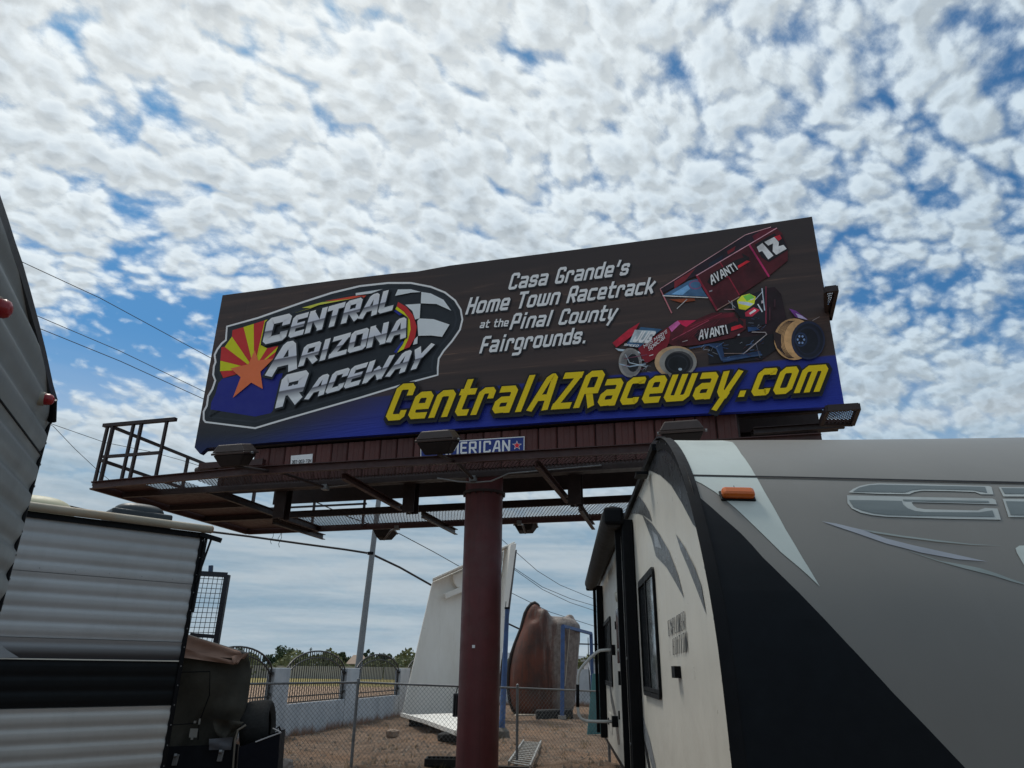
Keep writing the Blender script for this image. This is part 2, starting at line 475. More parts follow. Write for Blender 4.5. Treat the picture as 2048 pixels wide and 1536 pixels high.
def letters(mb, text, quad, proj, t=.2, gap=.13, xh=.74, cap=1.0, chamfer=.09, extra=0.0, lift=0.0, stepk=.0009, wk=1.0):
    xh = xh * cap
    """text laid into a quad of picture points (bottom-left, bottom-right, top-left, top-right) and put on a surface by proj(px, py, lift)"""
    xs = 0.0; place = []
    for ch in text:
        w = GL[ch][0] * (1 if ch in "il.'I -" else wk); place.append((ch, xs, w)); xs += w + t + gap
    total = xs - gap
    BLq, BRq, TLq, TRq = [Vector(q) for q in quad]
    mb.uv = mb.uv or []
    k = 0
    for ch, x0, w in place:
        for st in GL[ch][1]:
            closed = st[-1] is None
            pts = st[:-1] if closed else st
            lo = ch.islower() or ch in ".'"
            H = xh if lo else cap
            P = []
            for x, y in pts:
                yy = t / 2 + y * (H - t) if 0 <= y <= 1 else ((cap - t / 2) if y == 2 else (-.24 * cap if y == -1 else (t / 2 + (y - 1) * (cap - t) + .12)))
                P.append((x0 + t / 2 + x * w, yy))
            P = bevelled(P, chamfer, closed)
            S_ = strip(P, t + extra, closed)
            n = len(S_); o = len(mb.v); k += 1
            for a, b in S_:
                for q in (a, b):
                    X, Y = q.x / total, q.y / cap
                    pb = BLq.lerp(BRq, X); pt = TLq.lerp(TRq, X)
                    pp = pb.lerp(pt, Y)
                    mb.v.append(proj(pp.x, pp.y, lift + (k % 9) * stepk)); mb.uv.append((X, Y))
            for i in range(n if closed else n - 1):
                j = (i + 1) % n
                mb.f.append([o + 2 * i, o + 2 * i + 1, o + 2 * j + 1, o + 2 * j]); mb.mi.append(0)
    return mb


def poly(mb, pts, proj, lift, zf=None):
    """one printed shape: concave outlines are filled properly"""
    vs = [proj(*(zf(*p) if zf else p), lift) for p in pts]
    bm = bmesh.new(); bv = [bm.verts.new(v) for v in vs]
    f = bm.faces.new(bv); bm.normal_update()
    r_ = bmesh.ops.triangulate(bm, faces=[f])
    bm.verts.ensure_lookup_table(); bm.verts.index_update()
    mb.add([v.co.copy() for v in bm.verts], [[v.index for v in q.verts] for q in bm.faces])
    bm.free()
    return mb
def ell(cx, cy, rx, ry, n=28, a0=0, a1=360, rot=0):
    c, s_ = math.cos(R(rot)), math.sin(R(rot)); out = []
    for i in range(n if a1 - a0 >= 360 else n + 1):
        a = R(a0 + (a1 - a0) * i / n); x, y = rx * math.cos(a), ry * math.sin(a)
        out.append((cx + x * c - y * s_, cy + x * s_ + y * c))
    return out
def band(pts, w):
    """closed outline of a line of width w through picture points"""
    p = [Vector(q) for q in pts]; S_ = strip([q.copy() for q in p], w, False)
    return [tuple(a) for a, b in S_] + [tuple(b) for a, b in reversed(S_)]


# ================================================================== ground
gm = bpy.data.materials.new('dry_dirt'); gm.use_nodes = True; GN = NB(gm.node_tree); gb = gm.node_tree.nodes['Principled BSDF']
gp = GN.n('ShaderNodeNewGeometry').outputs['Position']
gx, gy, gz = GN.sep(gp)
n1 = GN.noise(gp, .35, 6, .6); n2 = GN.noise(gp, 2.5, 8, .7); n3 = GN.noise(gp, 26, 6, .7)
yard = GN.mix(GN.step(n2, .35, .65), (.115, .077, .054), (.225, .157, .112))
yard = GN.mix(GN.m('MULTIPLY', GN.step(n1, .45, .7), .5), yard, (.26, .148, .084))
yard = GN.mix(GN.m('MULTIPLY', GN.step(n3, .5, .68), .55), yard, (.055, .04, .032))
vor = GN.n('ShaderNodeTexVoronoi', feature='F1'); GN.put(vor.inputs['Vector'], gp); vor.inputs['Scale'].default_value = 22
yard = GN.mix(GN.step(vor.outputs['Distance'], .12, .2, .55, 0.0), yard, (.38, .30, .22))
field = GN.mix(GN.step(n2, .3, .7), (.29, .19, .13), (.37, .26, .18))
straw = GN.mix(GN.step(GN.noise(gp, .8, 5, .6), .4, .6), (.20, .17, .055), (.32, .26, .11))
field = GN.mix(GN.step(gy, 62, 72), field, straw)
field = GN.mix(GN.step(gy, 112, 120), field, (.045, .06, .03))
wallx = GN.m('ADD', -9.4, GN.m('MULTIPLY', gy, .18))
GN.put(gb.inputs['Base Color'], GN.mix(GN.step(GN.m('ADD', gy, GN.m('MULTIPLY', gx, -.6)), 36, 42), yard, field))
gb.inputs['Roughness'].default_value = .95; gb.inputs['Specular IOR Level'].default_value = .15
bpn = GN.n('ShaderNodeBump'); bpn.inputs['Strength'].default_value = .9; bpn.inputs['Distance'].default_value = .05
GN.put(bpn.inputs['Height'], GN.m('ADD', n2, GN.m('MULTIPLY', n3, .6))); GN.put(gb.inputs['Normal'], bpn.outputs[0])
mb = MB()
def hg(x, y):
    if not (-9 < x < 9 and 6 < y < 40): return 0.0
    f_ = min(1, (x + 9) / 2, (9 - x) / 2, (y - 6) / 2, (40 - y) / 2)
    return f_ * .035 * (math.sin(x * 2.3 + 1.3 * math.sin(y * 1.1)) + math.sin(y * 2.9 + x) * .6 + math.sin(x * 7.1 + y * 5.3) * .3) - .03
def breaks(lo, hi, n, L):
    return [-L, -400, -90, -40] + [lo + (hi - lo) * i / n for i in range(n + 1)] + [40 + hi, 90 + hi, 400, L]
xs_ = sorted(set(breaks(-9, 9, 90, 2600))); ys_ = sorted(set([-300, -60, -10] + [6 + 34 * i / 170 for i in range(171)] + [60, 90, 150, 300, 700, 2600]))
mb.grid([[(x, y, hg(x, y)) for x in xs_] for y in ys_])
tag(mb.build('ground', gm, smooth=True), kind='structure')

# gravel and clods scattered over the yard
mb = MB(); rnd = random.Random(3)
for i in range(5200):
    D_ = 11.5 + 19 * rnd.random() ** 1.4; a_ = R(-19 + 29 * rnd.random())
    x, y = D_ * math.sin(a_), D_ * math.cos(a_)
    r_ = .012 + .055 * rnd.random() ** 4
    z = hg(x, y) + r_ * .2
    ph = rnd.random() * 6.3
    vs = [(x + r_ * math.cos(ph + k * 1.571) * (.7 + .6 * rnd.random()), y + r_ * math.sin(ph + k * 1.571) * (.7 + .6 * rnd.random()), z - r_ * .3) for k in range(4)]
    vs.append((x + r_ * .3 * (rnd.random() - .5), y + r_ * .3 * (rnd.random() - .5), z + r_ * (.4 + .5 * rnd.random())))
    mb.add(vs, [(0, 1, 4), (1, 2, 4), (2, 3, 4), (3, 0, 4)])
tag(mb.build('gravel', mat('pale_stone', (.23, .18, .14), .95, var=.5, scale=3)), 'loose gravel and clods strewn over the dirt yard', 'gravel', kind='stuff')
# dry weeds: thin blades in scattered tufts
mb = MB(); rnd = random.Random(9)
for i in range(110):
    D_ = 12.5 + 17 * rnd.random(); a_ = R(-19 + 28 * rnd.random()); x, y = D_ * math.sin(a_), D_ * math.cos(a_)
    for k in range(9):
        h_ = .04 + .12 * rnd.random(); dx, dy = rnd.gauss(0, .05), rnd.gauss(0, .05); w_ = .004
        X, Y = x + rnd.gauss(0, .05), y + rnd.gauss(0, .05)
        mb.add([(X - w_, Y, hg(X, Y) - .01), (X + w_, Y, hg(X, Y) - .01), (X + dx, Y + dy, h_)], [(0, 1, 2)])
tag(mb.build('dry_weeds', mat('straw', (.25, .18, .08), .9, var=.4, scale=2)), 'dry straw coloured weeds in the dirt yard', 'weeds', kind='stuff')

# ================================================================== billboard
UU = Vector((.96347, -.26781, 0)); NN = Vector((-.26781, -.96347, 0)); B0 = Vector((-5.75, 12.42, 0))
def bp(u, off, z): return B0 + UU * u + NN * off + ZV * z
def bface(px, py, lift=0.0): return on_plane(px, py, B0 + NN * lift, NN)
def bu(px, py, off=0.0):
    P = on_plane(px, py, B0 + NN * off, NN); return (P - B0).dot(UU), P.z

bb = thing('billboard', (-.45, 11.89, 0), 'large dark raceway billboard on a single oxide red pole with catwalks', 'billboard')
# pole: several rolled lengths with weld rings
pole = MB().tube([(-.45, 11.89, z) for z in (-.3, 1.2, 2.7, 4.2, 4.75)], [.317, .317, .317, .317, .317], 48).build('pole', M['pole_red'], bb, smooth=True, auto=40)
for z in (1.9, 3.95): MB().tube([(-.45, 11.89, z - .006), (-.45, 11.89, z + .006)], .3195, 48).build('weld_seam', M['pole_red'], pole)
q = on_plane(947, 1293, Vector((-.47, 11.565, 0)), Vector((0, 1, 0)))
MB().box((q.x, 11.572, q.z), (.022, 0, 0), (0, .004, 0), (0, 0, .022)).build('sticker', M['white_sign'], pole)
# head beam on the pole and rear frame
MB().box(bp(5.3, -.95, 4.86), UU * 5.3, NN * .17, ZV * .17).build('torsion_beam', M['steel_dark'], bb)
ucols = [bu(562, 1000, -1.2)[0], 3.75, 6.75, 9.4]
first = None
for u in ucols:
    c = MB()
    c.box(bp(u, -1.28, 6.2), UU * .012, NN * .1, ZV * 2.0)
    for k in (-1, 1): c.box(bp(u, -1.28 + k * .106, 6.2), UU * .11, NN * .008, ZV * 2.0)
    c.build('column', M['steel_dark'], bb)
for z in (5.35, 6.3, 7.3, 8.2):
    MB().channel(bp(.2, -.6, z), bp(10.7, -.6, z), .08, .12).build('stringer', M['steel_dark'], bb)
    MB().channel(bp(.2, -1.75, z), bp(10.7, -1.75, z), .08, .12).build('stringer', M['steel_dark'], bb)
# printed face
FPX_ = [(445, 590.5), (675, 560), (785, 547), (834, 543), (900, 531), (1180, 495.5), (1420, 463.5), (1624, 433.2), (1689, 812), (1560, 819), (1176, 839), (900, 858), (819, 865), (550, 884), (414, 895.5), (400, 908), (389, 895)]
fm = bpy.data.materials.new('printed_vinyl'); fm.use_nodes = True; FN = NB(fm.node_tree); fbs = fm.node_tree.nodes['Principled BSDF']
goe = FN.n('ShaderNodeNewGeometry').outputs['Position']
rel = FN.v('SUBTRACT', goe, tuple(B0))
fu = FN.v('DOT_PRODUCT', rel, tuple(UU)); fz = FN.sep(goe)[2]
stv = FN.comb(FN.m('MULTIPLY', fu, .30), FN.m('MULTIPLY', fz, 4.2), 0)
st1 = FN.noise(stv, 1.0, 7, .62, .6)
st2 = FN.noise(FN.comb(FN.m('MULTIPLY', fu, 1.6), FN.m('MULTIPLY', fz, 26), 0), 1.0, 4, .6)
brown = FN.mix(FN.step(st1, .35, .8), pc(43, 35, 34), pc(62, 48, 43))
topd = FN.step(fz, 7.4, 8.3, 0.0, 1.0)
mask = FN.m('MULTIPLY', FN.step(st2, .52, .68), FN.m('MULTIPLY', FN.step(st1, .55, .7), .5))
brown = FN.mix(mask, brown, pc(120, 94, 76))
brown = FN.mix(FN.m('MULTIPLY', topd, FN.step(fu, 4.0, 5.0, 0.0, .85)), brown, pc(42, 36, 36))
brown = FN.mix(FN.step(FN.m('ADD', fz, FN.m('MULTIPLY', st2, .3)), 6.6, 5.8, 0.0, .55), brown, pc(40, 32, 31))
zb = bu(1400, 735)[1]
bluec = FN.mix(FN.step(fz, 5.18, 6.1), pc(22, 36, 116), pc(26, 36, 100))
dark = FN.mix(FN.step(fz, 5.2, 5.6), pc(20, 30, 62), pc(28, 33, 40))
bluef = FN.mix(FN.step(FN.m('ADD', fu, FN.m('MULTIPLY', fz, -1.6)), -7.7, -4.9), dark, bluec)
blow = FN.step(fz, zb - .02, zb + .02, 1.0, 0.0)
blow2 = FN.mix(FN.step(fu, 2.4, 5.0), FN.comb(FN.step(fz, 5.25, 6.3, 1, 0), 0, 0), FN.comb(blow, 0, 0))
FN.put(fbs.inputs['Base Color'], FN.mix(FN.sep(blow2)[0], brown, bluef))
fbs.inputs['Roughness'].default_value = .5; fbs.inputs['Specular IOR Level'].default_value = .3
fbp = FN.n('ShaderNodeBump'); fbp.inputs['Strength'].default_value = .35; fbp.inputs['Distance'].default_value = .03
seam = FN.m('ABSOLUTE', FN.m('SUBTRACT', FN.m('FRACT', FN.m('DIVIDE', fu, 1.21)), .5))
FN.put(fbp.inputs['Height'], FN.m('ADD', FN.noise(FN.comb(FN.m('MULTIPLY', fu, 1.2), FN.m('MULTIPLY', fz, 1.0), FN.m('MULTIPLY', FN.step(fz, 5.15, 5.7, 3, 0), fu)), 1.3, 3, .5), FN.m('MULTIPLY', FN.step(seam, .0, .03), .15)))
FN.put(fbs.inputs['Normal'], fbp.outputs[0])
fc = [bface(x, y) for x, y in FPX_]
mbf = MB(); poly(mbf, FPX_, bface, 0.0)
n_ = len(fc); back = [p - NN * .10 for p in fc]
mbf.add(fc + back, [(i, (i + 1) % n_, (i + 1) % n_ + n_, i + n_) for i in range(n_)])
face = mbf.build('face', fm, bb)
MB().box(bp(5.45, -.14, 6.78), UU * 5.38, NN * .03, ZV * 1.52).build('face_panel', M['steel_dark'], bb)
# the rear sign, seen edge-on from here
MB().box(bp(5.45, -2.05, 6.78), UU * 5.4, NN * .05, ZV * 1.55).build('rear_face', M['steel_dark'], bb)

Z1 = lambda x, y: (380 + x / 3.531, 540 + y / 3.531)
Z2 = lambda x, y: (900 + x / 2.4976, 430 + y / 2.4976)
Z3 = lambda x, y: (1180 + x / 3.793, 430 + y / 3.793)
LAY = [0]
def shape(name, pts, c, zf=None, lift=None, rough=.5):
    LAY[0] += 1
    return (pts, c, zf, lift)
def artwork(name, items, base, stepz=.0012, photo=False):
    """printed shapes of one picture, each a hair above the one before, in one mesh with a colour per shape"""
    a = MB(); mats = []; keys = {}
    for i, (pts, c, zf) in enumerate(items):
        if c not in keys: keys[c] = len(mats); mats.append(mat('picture_%d_%d_%d' % c, pc(*c), .5, var=.42, scale=3.2, spec=.3, dirt=tuple(x * .35 for x in pc(*c)), dirt_amt=.7) if photo else pmat(*c))
        a.cur = keys[c]; poly(a, pts, bface, base + i * stepz, zf)
    return a.build(name, mats, face, fix=False)

WHT, BLK, RED, YEL = (178, 182, 186), (27, 31, 36), (150, 34, 34), (158, 158, 14)
logo = []
OUT = [(262, 400), (480, 340), (800, 228), (1000, 163), (1200, 115), (1400, 93), (1560, 93), (1700, 120), (1800, 160), (1870, 215), (1910, 280), (1922, 350), (1905, 420), (1850, 500), (1790, 570), (1755, 625), (1748, 690), (1748, 740), (1560, 790), (1200, 900), (800, 1015), (620, 1067), (460, 1115), (110, 1072), (98, 1056), (98, 1000), (120, 960), (130, 890), (160, 840), (180, 780), (165, 740), (170, 680), (182, 650), (175, 600), (195, 560), (225, 520), (255, 495)]
def inset(pts, k):
    p = [Vector(q) for q in pts]; n = len(p); o = []
    for i in range(n):
        d1 = (p[i] - p[i - 1]).normalized(); d2 = (p[(i + 1) % n] - p[i]).normalized()
        m_ = (Vector((-d1.y, d1.x)) + Vector((-d2.y, d2.x)))
        m_ = m_.normalized() if m_.length > 1e-6 else Vector((-d1.y, d1.x))
        o.append(tuple(p[i] + m_ * k))
    return o
logo.append((inset(OUT, -8), WHT, Z1)); logo.append((inset(OUT, 5), BLK, Z1))
logo.append((inset(OUT, 34), (34, 38, 44), Z1)); logo.append((inset(OUT, 48), BLK, Z1))
C0 = (452, 700)
logo.append(([(200, 800), (228, 768), (360, 738), (500, 700), (560, 680), (545, 750), (655, 728), (600, 975), (570, 1010), (460, 1035), (145, 985), (150, 935), (178, 880)], (22, 28, 98), Z1))
rays_ = [((235, 762), (212, 714), RED), ((212, 714), (214, 640), YEL), ((214, 640), (222, 545), RED), ((222, 545), (262, 540), RED), ((245, 543), (296, 470), YEL), ((296, 470), (300, 425), RED), ((300, 425), (378, 403), RED), ((378, 403), (450, 380), YEL), ((450, 380), (528, 355), RED), ((528, 355), (547, 350), YEL), ((547, 350), (500, 525), YEL)]
for a, b, c in rays_: logo.append(([a, b, C0], c, Z1))
logo += [([C0, (500, 530), (560, 560)], YEL, Z1), ([C0, (545, 552), (590, 545)], RED, Z1), ([C0, (575, 545), (625, 536)], RED, Z1), ([C0, (622, 540), (600, 590)], YEL, Z1), ([C0, (608, 575), (588, 632)], RED, Z1)]
logo.append(([(458, 565), (482, 638), (590, 625), (497, 718), (514, 840), (432, 795), (303, 902), (358, 757), (285, 695), (412, 665)], (196, 88, 52), Z1))
CHK = (168, 172, 174)
logo += [([(1448, 182), (1468, 137), (1560, 136), (1632, 155), (1560, 160)], CHK, Z1), ([(1634, 155), (1700, 165), (1790, 210), (1845, 287), (1740, 240), (1630, 235)], CHK, Z1),
         ([(1520, 245), (1628, 238), (1622, 340), (1590, 350), (1570, 290)], CHK, Z1), ([(1620, 342), (1720, 347), (1833, 385), (1780, 472), (1700, 462), (1612, 465), (1605, 360)], CHK, Z1),
         ([(1608, 467), (1605, 520), (1575, 528), (1585, 490)], CHK, Z1), ([(1170, 163), (1360, 135), (1280, 165), (1170, 180)], CHK, Z1)]
logo += [([(950, 220), (1160, 183), (1245, 180), (1215, 208), (1160, 200), (1050, 215)], (170, 60, 40), Z1), ([(790, 267), (930, 228), (1150, 202), (1060, 218), (905, 248), (840, 272), (735, 305), (860, 268)], (165, 165, 60), Z1)]
logo += [([(1470, 225), (1530, 262), (1575, 318), (1602, 400), (1590, 475), (1550, 545), (1508, 560), (1540, 490), (1558, 420), (1552, 350), (1512, 295), (1460, 255)], RED, Z1),
         ([(1460, 257), (1512, 297), (1552, 352), (1558, 420), (1540, 490), (1508, 560), (1455, 588), (1500, 530), (1528, 470), (1532, 330), (1450, 277)], (165, 165, 20), Z1),
         ([(1440, 290), (1455, 282), (1500, 315), (1480, 322)], (24, 34, 110), Z1), ([(1440, 580), (1500, 500), (1510, 510), (1460, 586)], (24, 34, 110), Z1)]
# hairline grey streaks behind the name
art = artwork('raceway_logo', logo, .004)
chrome = bpy.data.materials.new('chrome_lettering'); chrome.use_nodes = True; CN = NB(chrome.node_tree)
cuv = CN.n('ShaderNodeUVMap').outputs[0]
cy = CN.sep(cuv)[1]; cy2 = CN.m('ADD', cy, CN.m('MULTIPLY', CN.sep(cuv)[0], .05))
CN.put(chrome.node_tree.nodes['Principled BSDF'].inputs['Base Color'], CN.ramp(cy2, [(0, pc(165, 167, 172)), (.2, pc(172, 174, 180)), (.46, pc(84, 84, 92)), (.50, pc(76, 76, 82)), (.53, pc(160, 162, 170)), (1.0, pc(182, 186, 192))]))
chrome.node_tree.nodes['Principled BSDF'].inputs['Roughness'].default_value = .5
words = [('C', [(508, 530), (672, 492), (548, 345), (728, 300)], .27, 1), ('ENTRAL', [(690, 484), (1428, 284), (734, 325), (1470, 122)], .28, .95),
         ('A', [(533, 757), (752, 702), (600, 525), (770, 490)], .27, 1), ('RIZONA', [(762, 685), (1522, 478), (810, 532), (1545, 325)], .26, .95),
         ('R', [(600, 978), (772, 932), (655, 745), (850, 700)], .28, 1), ('ACEWAY', [(808, 918), (1650, 682), (868, 762), (1728, 515)], .27, .95)]
for i, (t_, q_, th, wk) in enumerate(words):
    q1 = [Z1(*p) for p in q_]
    kc_ = 1.2 if len(t_) > 1 else 1.0
    letters(MB(), t_, q1, bface, t=th, gap=.05, cap=kc_, extra=.13, lift=.050, wk=wk, stepk=.0006, chamfer=.05).build('letter_outline', pmat(*BLK), art)
    letters(MB(), t_, q1, bface, t=th, gap=.05, cap=kc_, lift=.058, wk=wk, stepk=.0006, chamfer=.05).build('lettering', chrome, art)

# slogan and web address
LW = pmat(186, 190, 194, .5); SHD = pmat(24, 24, 28)
lines = [("Casa Grande's", [(288, 375), (886, 299), (312, 291), (908, 217)], .24), ('Home Town Racetrack', [(75, 498), (1012, 392), (102, 412), (1035, 307)], .24),
         ('at the', [(146, 566), (288, 556), (158, 526), (299, 514)], .24), ('Pinal County', [(295, 573), (824, 524), (322, 491), (850, 444)], .24), ('Fairgrounds.', [(145, 692), (678, 640), (170, 606), (700, 556)], .24)]
slo = MB()
for t_, q_, th in lines:
    q1 = [Z2(*p) for p in q_]
    letters(slo, t_, [(x + 2.2, y + 2.6) for x, y in q1], bface, t=th, gap=.14, cap=1.42, extra=.08, lift=.006, stepk=.0005)
slogan_shadow = slo.build('letter_shadow', SHD, face)
slo = MB()
for t_, q_, th in lines: letters(slo, t_, [Z2(*p) for p in q_], bface, t=th, gap=.14, cap=1.42, lift=.014, stepk=.0006)
slo.build('slogan', LW, face)
web = [(768, 842), (1639, 783), (797.5, 768), (1668, 709)]
l1 = letters(MB(), 'CentralAZRaceway.com', [(x + 1.5, y + 3.5) for x, y in web], bface, t=.27, gap=.16, cap=1.6, chamfer=.12, extra=.26, lift=.060, stepk=.0005, wk=1.0).build('letter_shadow', pmat(18, 19, 26), face)
l2 = letters(MB(), 'CentralAZRaceway.com', web, bface, t=.27, gap=.16, cap=1.6, chamfer=.12, extra=.14, lift=.066, stepk=.0005, wk=1.0).build('letter_outline', pmat(20, 18, 14), face)
letters(MB(), 'CentralAZRaceway.com', web, bface, t=.27, gap=.16, cap=1.6, chamfer=.12, lift=.072, stepk=.0006, wk=1.0).build('web_address', pmat(188, 151, 6, .5), face)

# printed race car
DR, MR, BR_, HB = (74, 20, 28), (118, 22, 34), (150, 26, 44), (30, 52, 86)
car = [
 ([(1335, 555), (1400, 545), (1450, 600), (1490, 780), (1440, 1000), (1190, 1050), (1100, 930), (1190, 850), (1330, 830)], (36, 18, 24), Z3),
 ([(900, 960), (1400, 900), (1440, 1000), (1300, 1100), (900, 1130)], (20, 18, 24), Z3),
 ([(530, 560), (800, 385), (1180, 150), (1370, 92), (1425, 95), (1210, 225), (810, 460), (740, 490), (540, 600)], (36, 24, 34), Z3),
 ([(640, 505), (800, 405), (720, 500), (640, 560)], (120, 34, 44), Z3), ([(900, 370), (1010, 300), (1000, 350), (900, 400)], (28, 34, 52), Z3), ([(1040, 275), (1105, 235), (1095, 270), (1045, 300)], (110, 26, 38), Z3),
 ([(1230, 160), (1320, 105), (1415, 98), (1250, 195)], (92, 24, 40), Z3),
 ([(560, 605), (750, 498), (815, 485), (850, 560), (890, 620)], (62, 96, 130), Z3), ([(620, 600), (740, 530), (760, 560), (700, 608)], (90, 130, 165), Z3),
 (ell(800, 530, 48, 34), (120, 70, 110), Z3), (ell(800, 530, 40, 26), (64, 98, 132), Z3),
 ([(600, 640), (790, 632), (800, 650), (690, 665)], (130, 60, 30), Z3),
 ([(810, 460), (1415, 100), (1455, 135), (1500, 250), (1500, 345), (1352, 465), (1120, 620), (960, 728)], DR, Z3),
 ([(985, 360), (1210, 225), (1352, 462), (1130, 612)], (64, 16, 24), Z3),
 (band([(810, 460), (963, 720)], 16), (132, 28, 48), Z3), (band([(988, 360), (1132, 605)], 8), (140, 30, 50), Z3), (band([(1208, 225), (1355, 462)], 14), (150, 34, 80), Z3),
 (band([(810, 458), (1415, 100)], 6), (190, 130, 140), Z3), (band([(532, 560), (1180, 150), (1370, 92)], 5), (170, 130, 135), Z3), (band([(535, 568), (618, 740)], 9), (150, 90, 96), Z3),
 (band([(556, 612), (892, 627)], 7), (175, 185, 190), Z3), (band([(735, 640), (660, 710)], 5), (150, 150, 150), Z3), (band([(965, 720), (1130, 622)], 6), (150, 120, 110), Z3),
 ([(1250, 225), (1290, 200), (1400, 138), (1420, 165), (1455, 150), (1505, 262), (1356, 357), (1300, 320), (1275, 270)], (24, 20, 26), Z3),
 ([(1265, 243), (1308, 212), (1392, 308), (1352, 337), (1306, 272), (1282, 282)], (190, 192, 196), Z3),
 ([(1322, 205), (1398, 166), (1432, 206), (1430, 238), (1468, 226), (1492, 256), (1412, 302), (1386, 276), (1388, 216), (1352, 232)], (190, 192, 196), Z3),
 ([(1395, 165), (1440, 150), (1455, 178), (1430, 196)], (160, 30, 44), Z3),
 ([(888, 510), (915, 460), (940, 435), (1095, 345), (1165, 322), (1150, 288), (1210, 322), (1196, 392), (1185, 350), (1120, 395), (1130, 412), (935, 540)], (26, 18, 22), Z3),
 ([(1120, 385), (1190, 345), (1215, 352), (1125, 405)], (170, 28, 40), Z3),
 # driver and cage
 ([(1050, 690), (1130, 640), (1330, 560), (1330, 830), (1200, 860), (1110, 740)], (24, 22, 30), Z3),
 ([(1175, 740), (1240, 700), (1290, 720), (1230, 770), (1180, 770)], (150, 36, 56), Z3), ([(1205, 745), (1250, 715), (1262, 725), (1215, 755)], (190, 180, 185), Z3),
 ([(1115, 650), (1150, 612), (1210, 596), (1258, 620), (1245, 675), (1180, 722), (1130, 712)], (170, 178, 46), Z3), ([(1160, 615), (1215, 598), (1250, 625), (1190, 655)], (90, 150, 60), Z3), ([(1125, 655), (1190, 660), (1240, 672), (1220, 690), (1130, 690)], (150, 160, 170), Z3),
 ([(1120, 670), (1210, 690), (1180, 722), (1132, 712)], (176, 168, 30), Z3),
 (band([(1305, 560), (1325, 720)], 8), (150, 160, 170), Z3), (band([(1255, 640), (1310, 580)], 5), (160, 165, 175), Z3), (band([(1335, 545), (1335, 820)], 9), (120, 40, 60), Z3), (band([(1275, 680), (1305, 730)], 10), (165, 170, 175), Z3), (band([(1050, 650), (1100, 700)], 4), (150, 150, 155), Z3), (band([(1020, 715), (1095, 715)], 5), (150, 110, 115), Z3), (band([(1075, 650), (1085, 712)], 4), (150, 150, 155), Z3),
 # hull
 ([(580, 870), (680, 800), (800, 795), (930, 740), (1095, 738), (1110, 780), (1180, 790), (1185, 862), (1090, 930), (820, 985), (640, 1000), (560, 950)], DR, Z3),
 ([(720, 850), (930, 760), (1090, 742), (1090, 770), (940, 790), (700, 900)], (96, 20, 34), Z3), (band([(625, 945), (900, 800)], 4), (150, 60, 80), Z3), (band([(760, 850), (1000, 745)], 4), (140, 40, 60), Z3),
 ([(596, 850), (665, 800), (690, 820), (620, 888)], (165, 80, 130), Z3), ([(665, 800), (805, 798), (730, 850), (695, 832)], (160, 24, 60), Z3),
 ([(790, 915), (820, 870), (1035, 830), (1100, 805), (1125, 812), (1120, 775), (1165, 810), (1155, 865), (1060, 890), (1058, 905), (830, 962)], (24, 16, 20), Z3),
 ([(1072, 850), (1140, 830), (1165, 850), (1070, 880)], (165, 26, 38), Z3),
 # front wing
 ([(170, 970), (290, 870), (378, 815), (330, 905), (255, 965), (200, 1005)], BR_, Z3), ([(385, 850), (545, 865), (372, 1005), (262, 992)], (52, 88, 120), Z3), ([(340, 870), (500, 880), (440, 975), (300, 965)], (150, 160, 165), Z3),
 ([(365, 1010), (590, 850), (610, 890), (600, 965), (560, 1050), (430, 1125), (400, 1100)], MR, Z3), ([(190, 1010), (370, 1035), (385, 1050), (215, 1030)], (150, 165, 175), Z3),
 # chassis tubes
 ([(860, 980), (1000, 970), (1020, 1080), (1290, 1030), (1300, 1062), (1010, 1118), (965, 1010)], HB, Z3), ([(1195, 850), (1260, 850), (1290, 870), (1200, 885)], (40, 72, 116), Z3),
 (band([(760, 1010), (900, 985), (960, 1010), (1000, 1100), (1200, 1075), (1300, 1060)], 12), (48, 70, 104), Z3), (band([(1165, 1052), (1340, 905), (1330, 890), (1230, 888)], 6), (150, 140, 140), Z3), (band([(1170, 1050), (1020, 1050)], 5), (130, 110, 105), Z3), (band([(1260, 980), (1290, 1080)], 5), (90, 90, 100), Z3),
 # front tyres
 (ell(305, 1120, 88, 112), (134, 130, 126), Z3), (ell(312, 1120, 76, 98), (112, 110, 110), Z3), (ell(326, 1122, 46, 68), (24, 24, 30), Z3), (band([(225, 1130), (300, 1150), (420, 1130)], 8), (130, 145, 160), Z3), (band([(270, 1060), (300, 1120), (430, 1150)], 6), (150, 160, 168), Z3), (band([(260, 1090), (430, 1060)], 6), (110, 60, 80), Z3),
 (ell(650, 1115, 160, 122), (150, 122, 92), Z3), (ell(668, 1118, 142, 108), (132, 128, 124), Z3), (ell(676, 1122, 108, 90), (60, 58, 60), Z3), (ell(664, 1128, 98, 84), (20, 21, 26), Z3), (ell(664, 1128, 80, 64), (34, 36, 42), Z3), (ell(664, 1128, 70, 56), (18, 20, 25), Z3), (ell(684, 1170, 14, 10), (150, 165, 180), Z3),
 # rear tyre
 ([(1510, 710), (1560, 725), (1655, 795), (1560, 775)], (104, 52, 124), Z3), ([(1560, 745), (1610, 765), (1650, 795), (1580, 780)], (150, 140, 170), Z3), (band([(1690, 800), (1740, 772)], 4), (140, 130, 130), Z3),
 (ell(1548, 942, 152, 158), (160, 124, 84), Z3)]
for k in range(6): car.append((band(ell(1556 + 7 * k, 944, 138 - 3 * k, 150, 16, 110, 250), 3.5), (62, 44, 34), Z3))
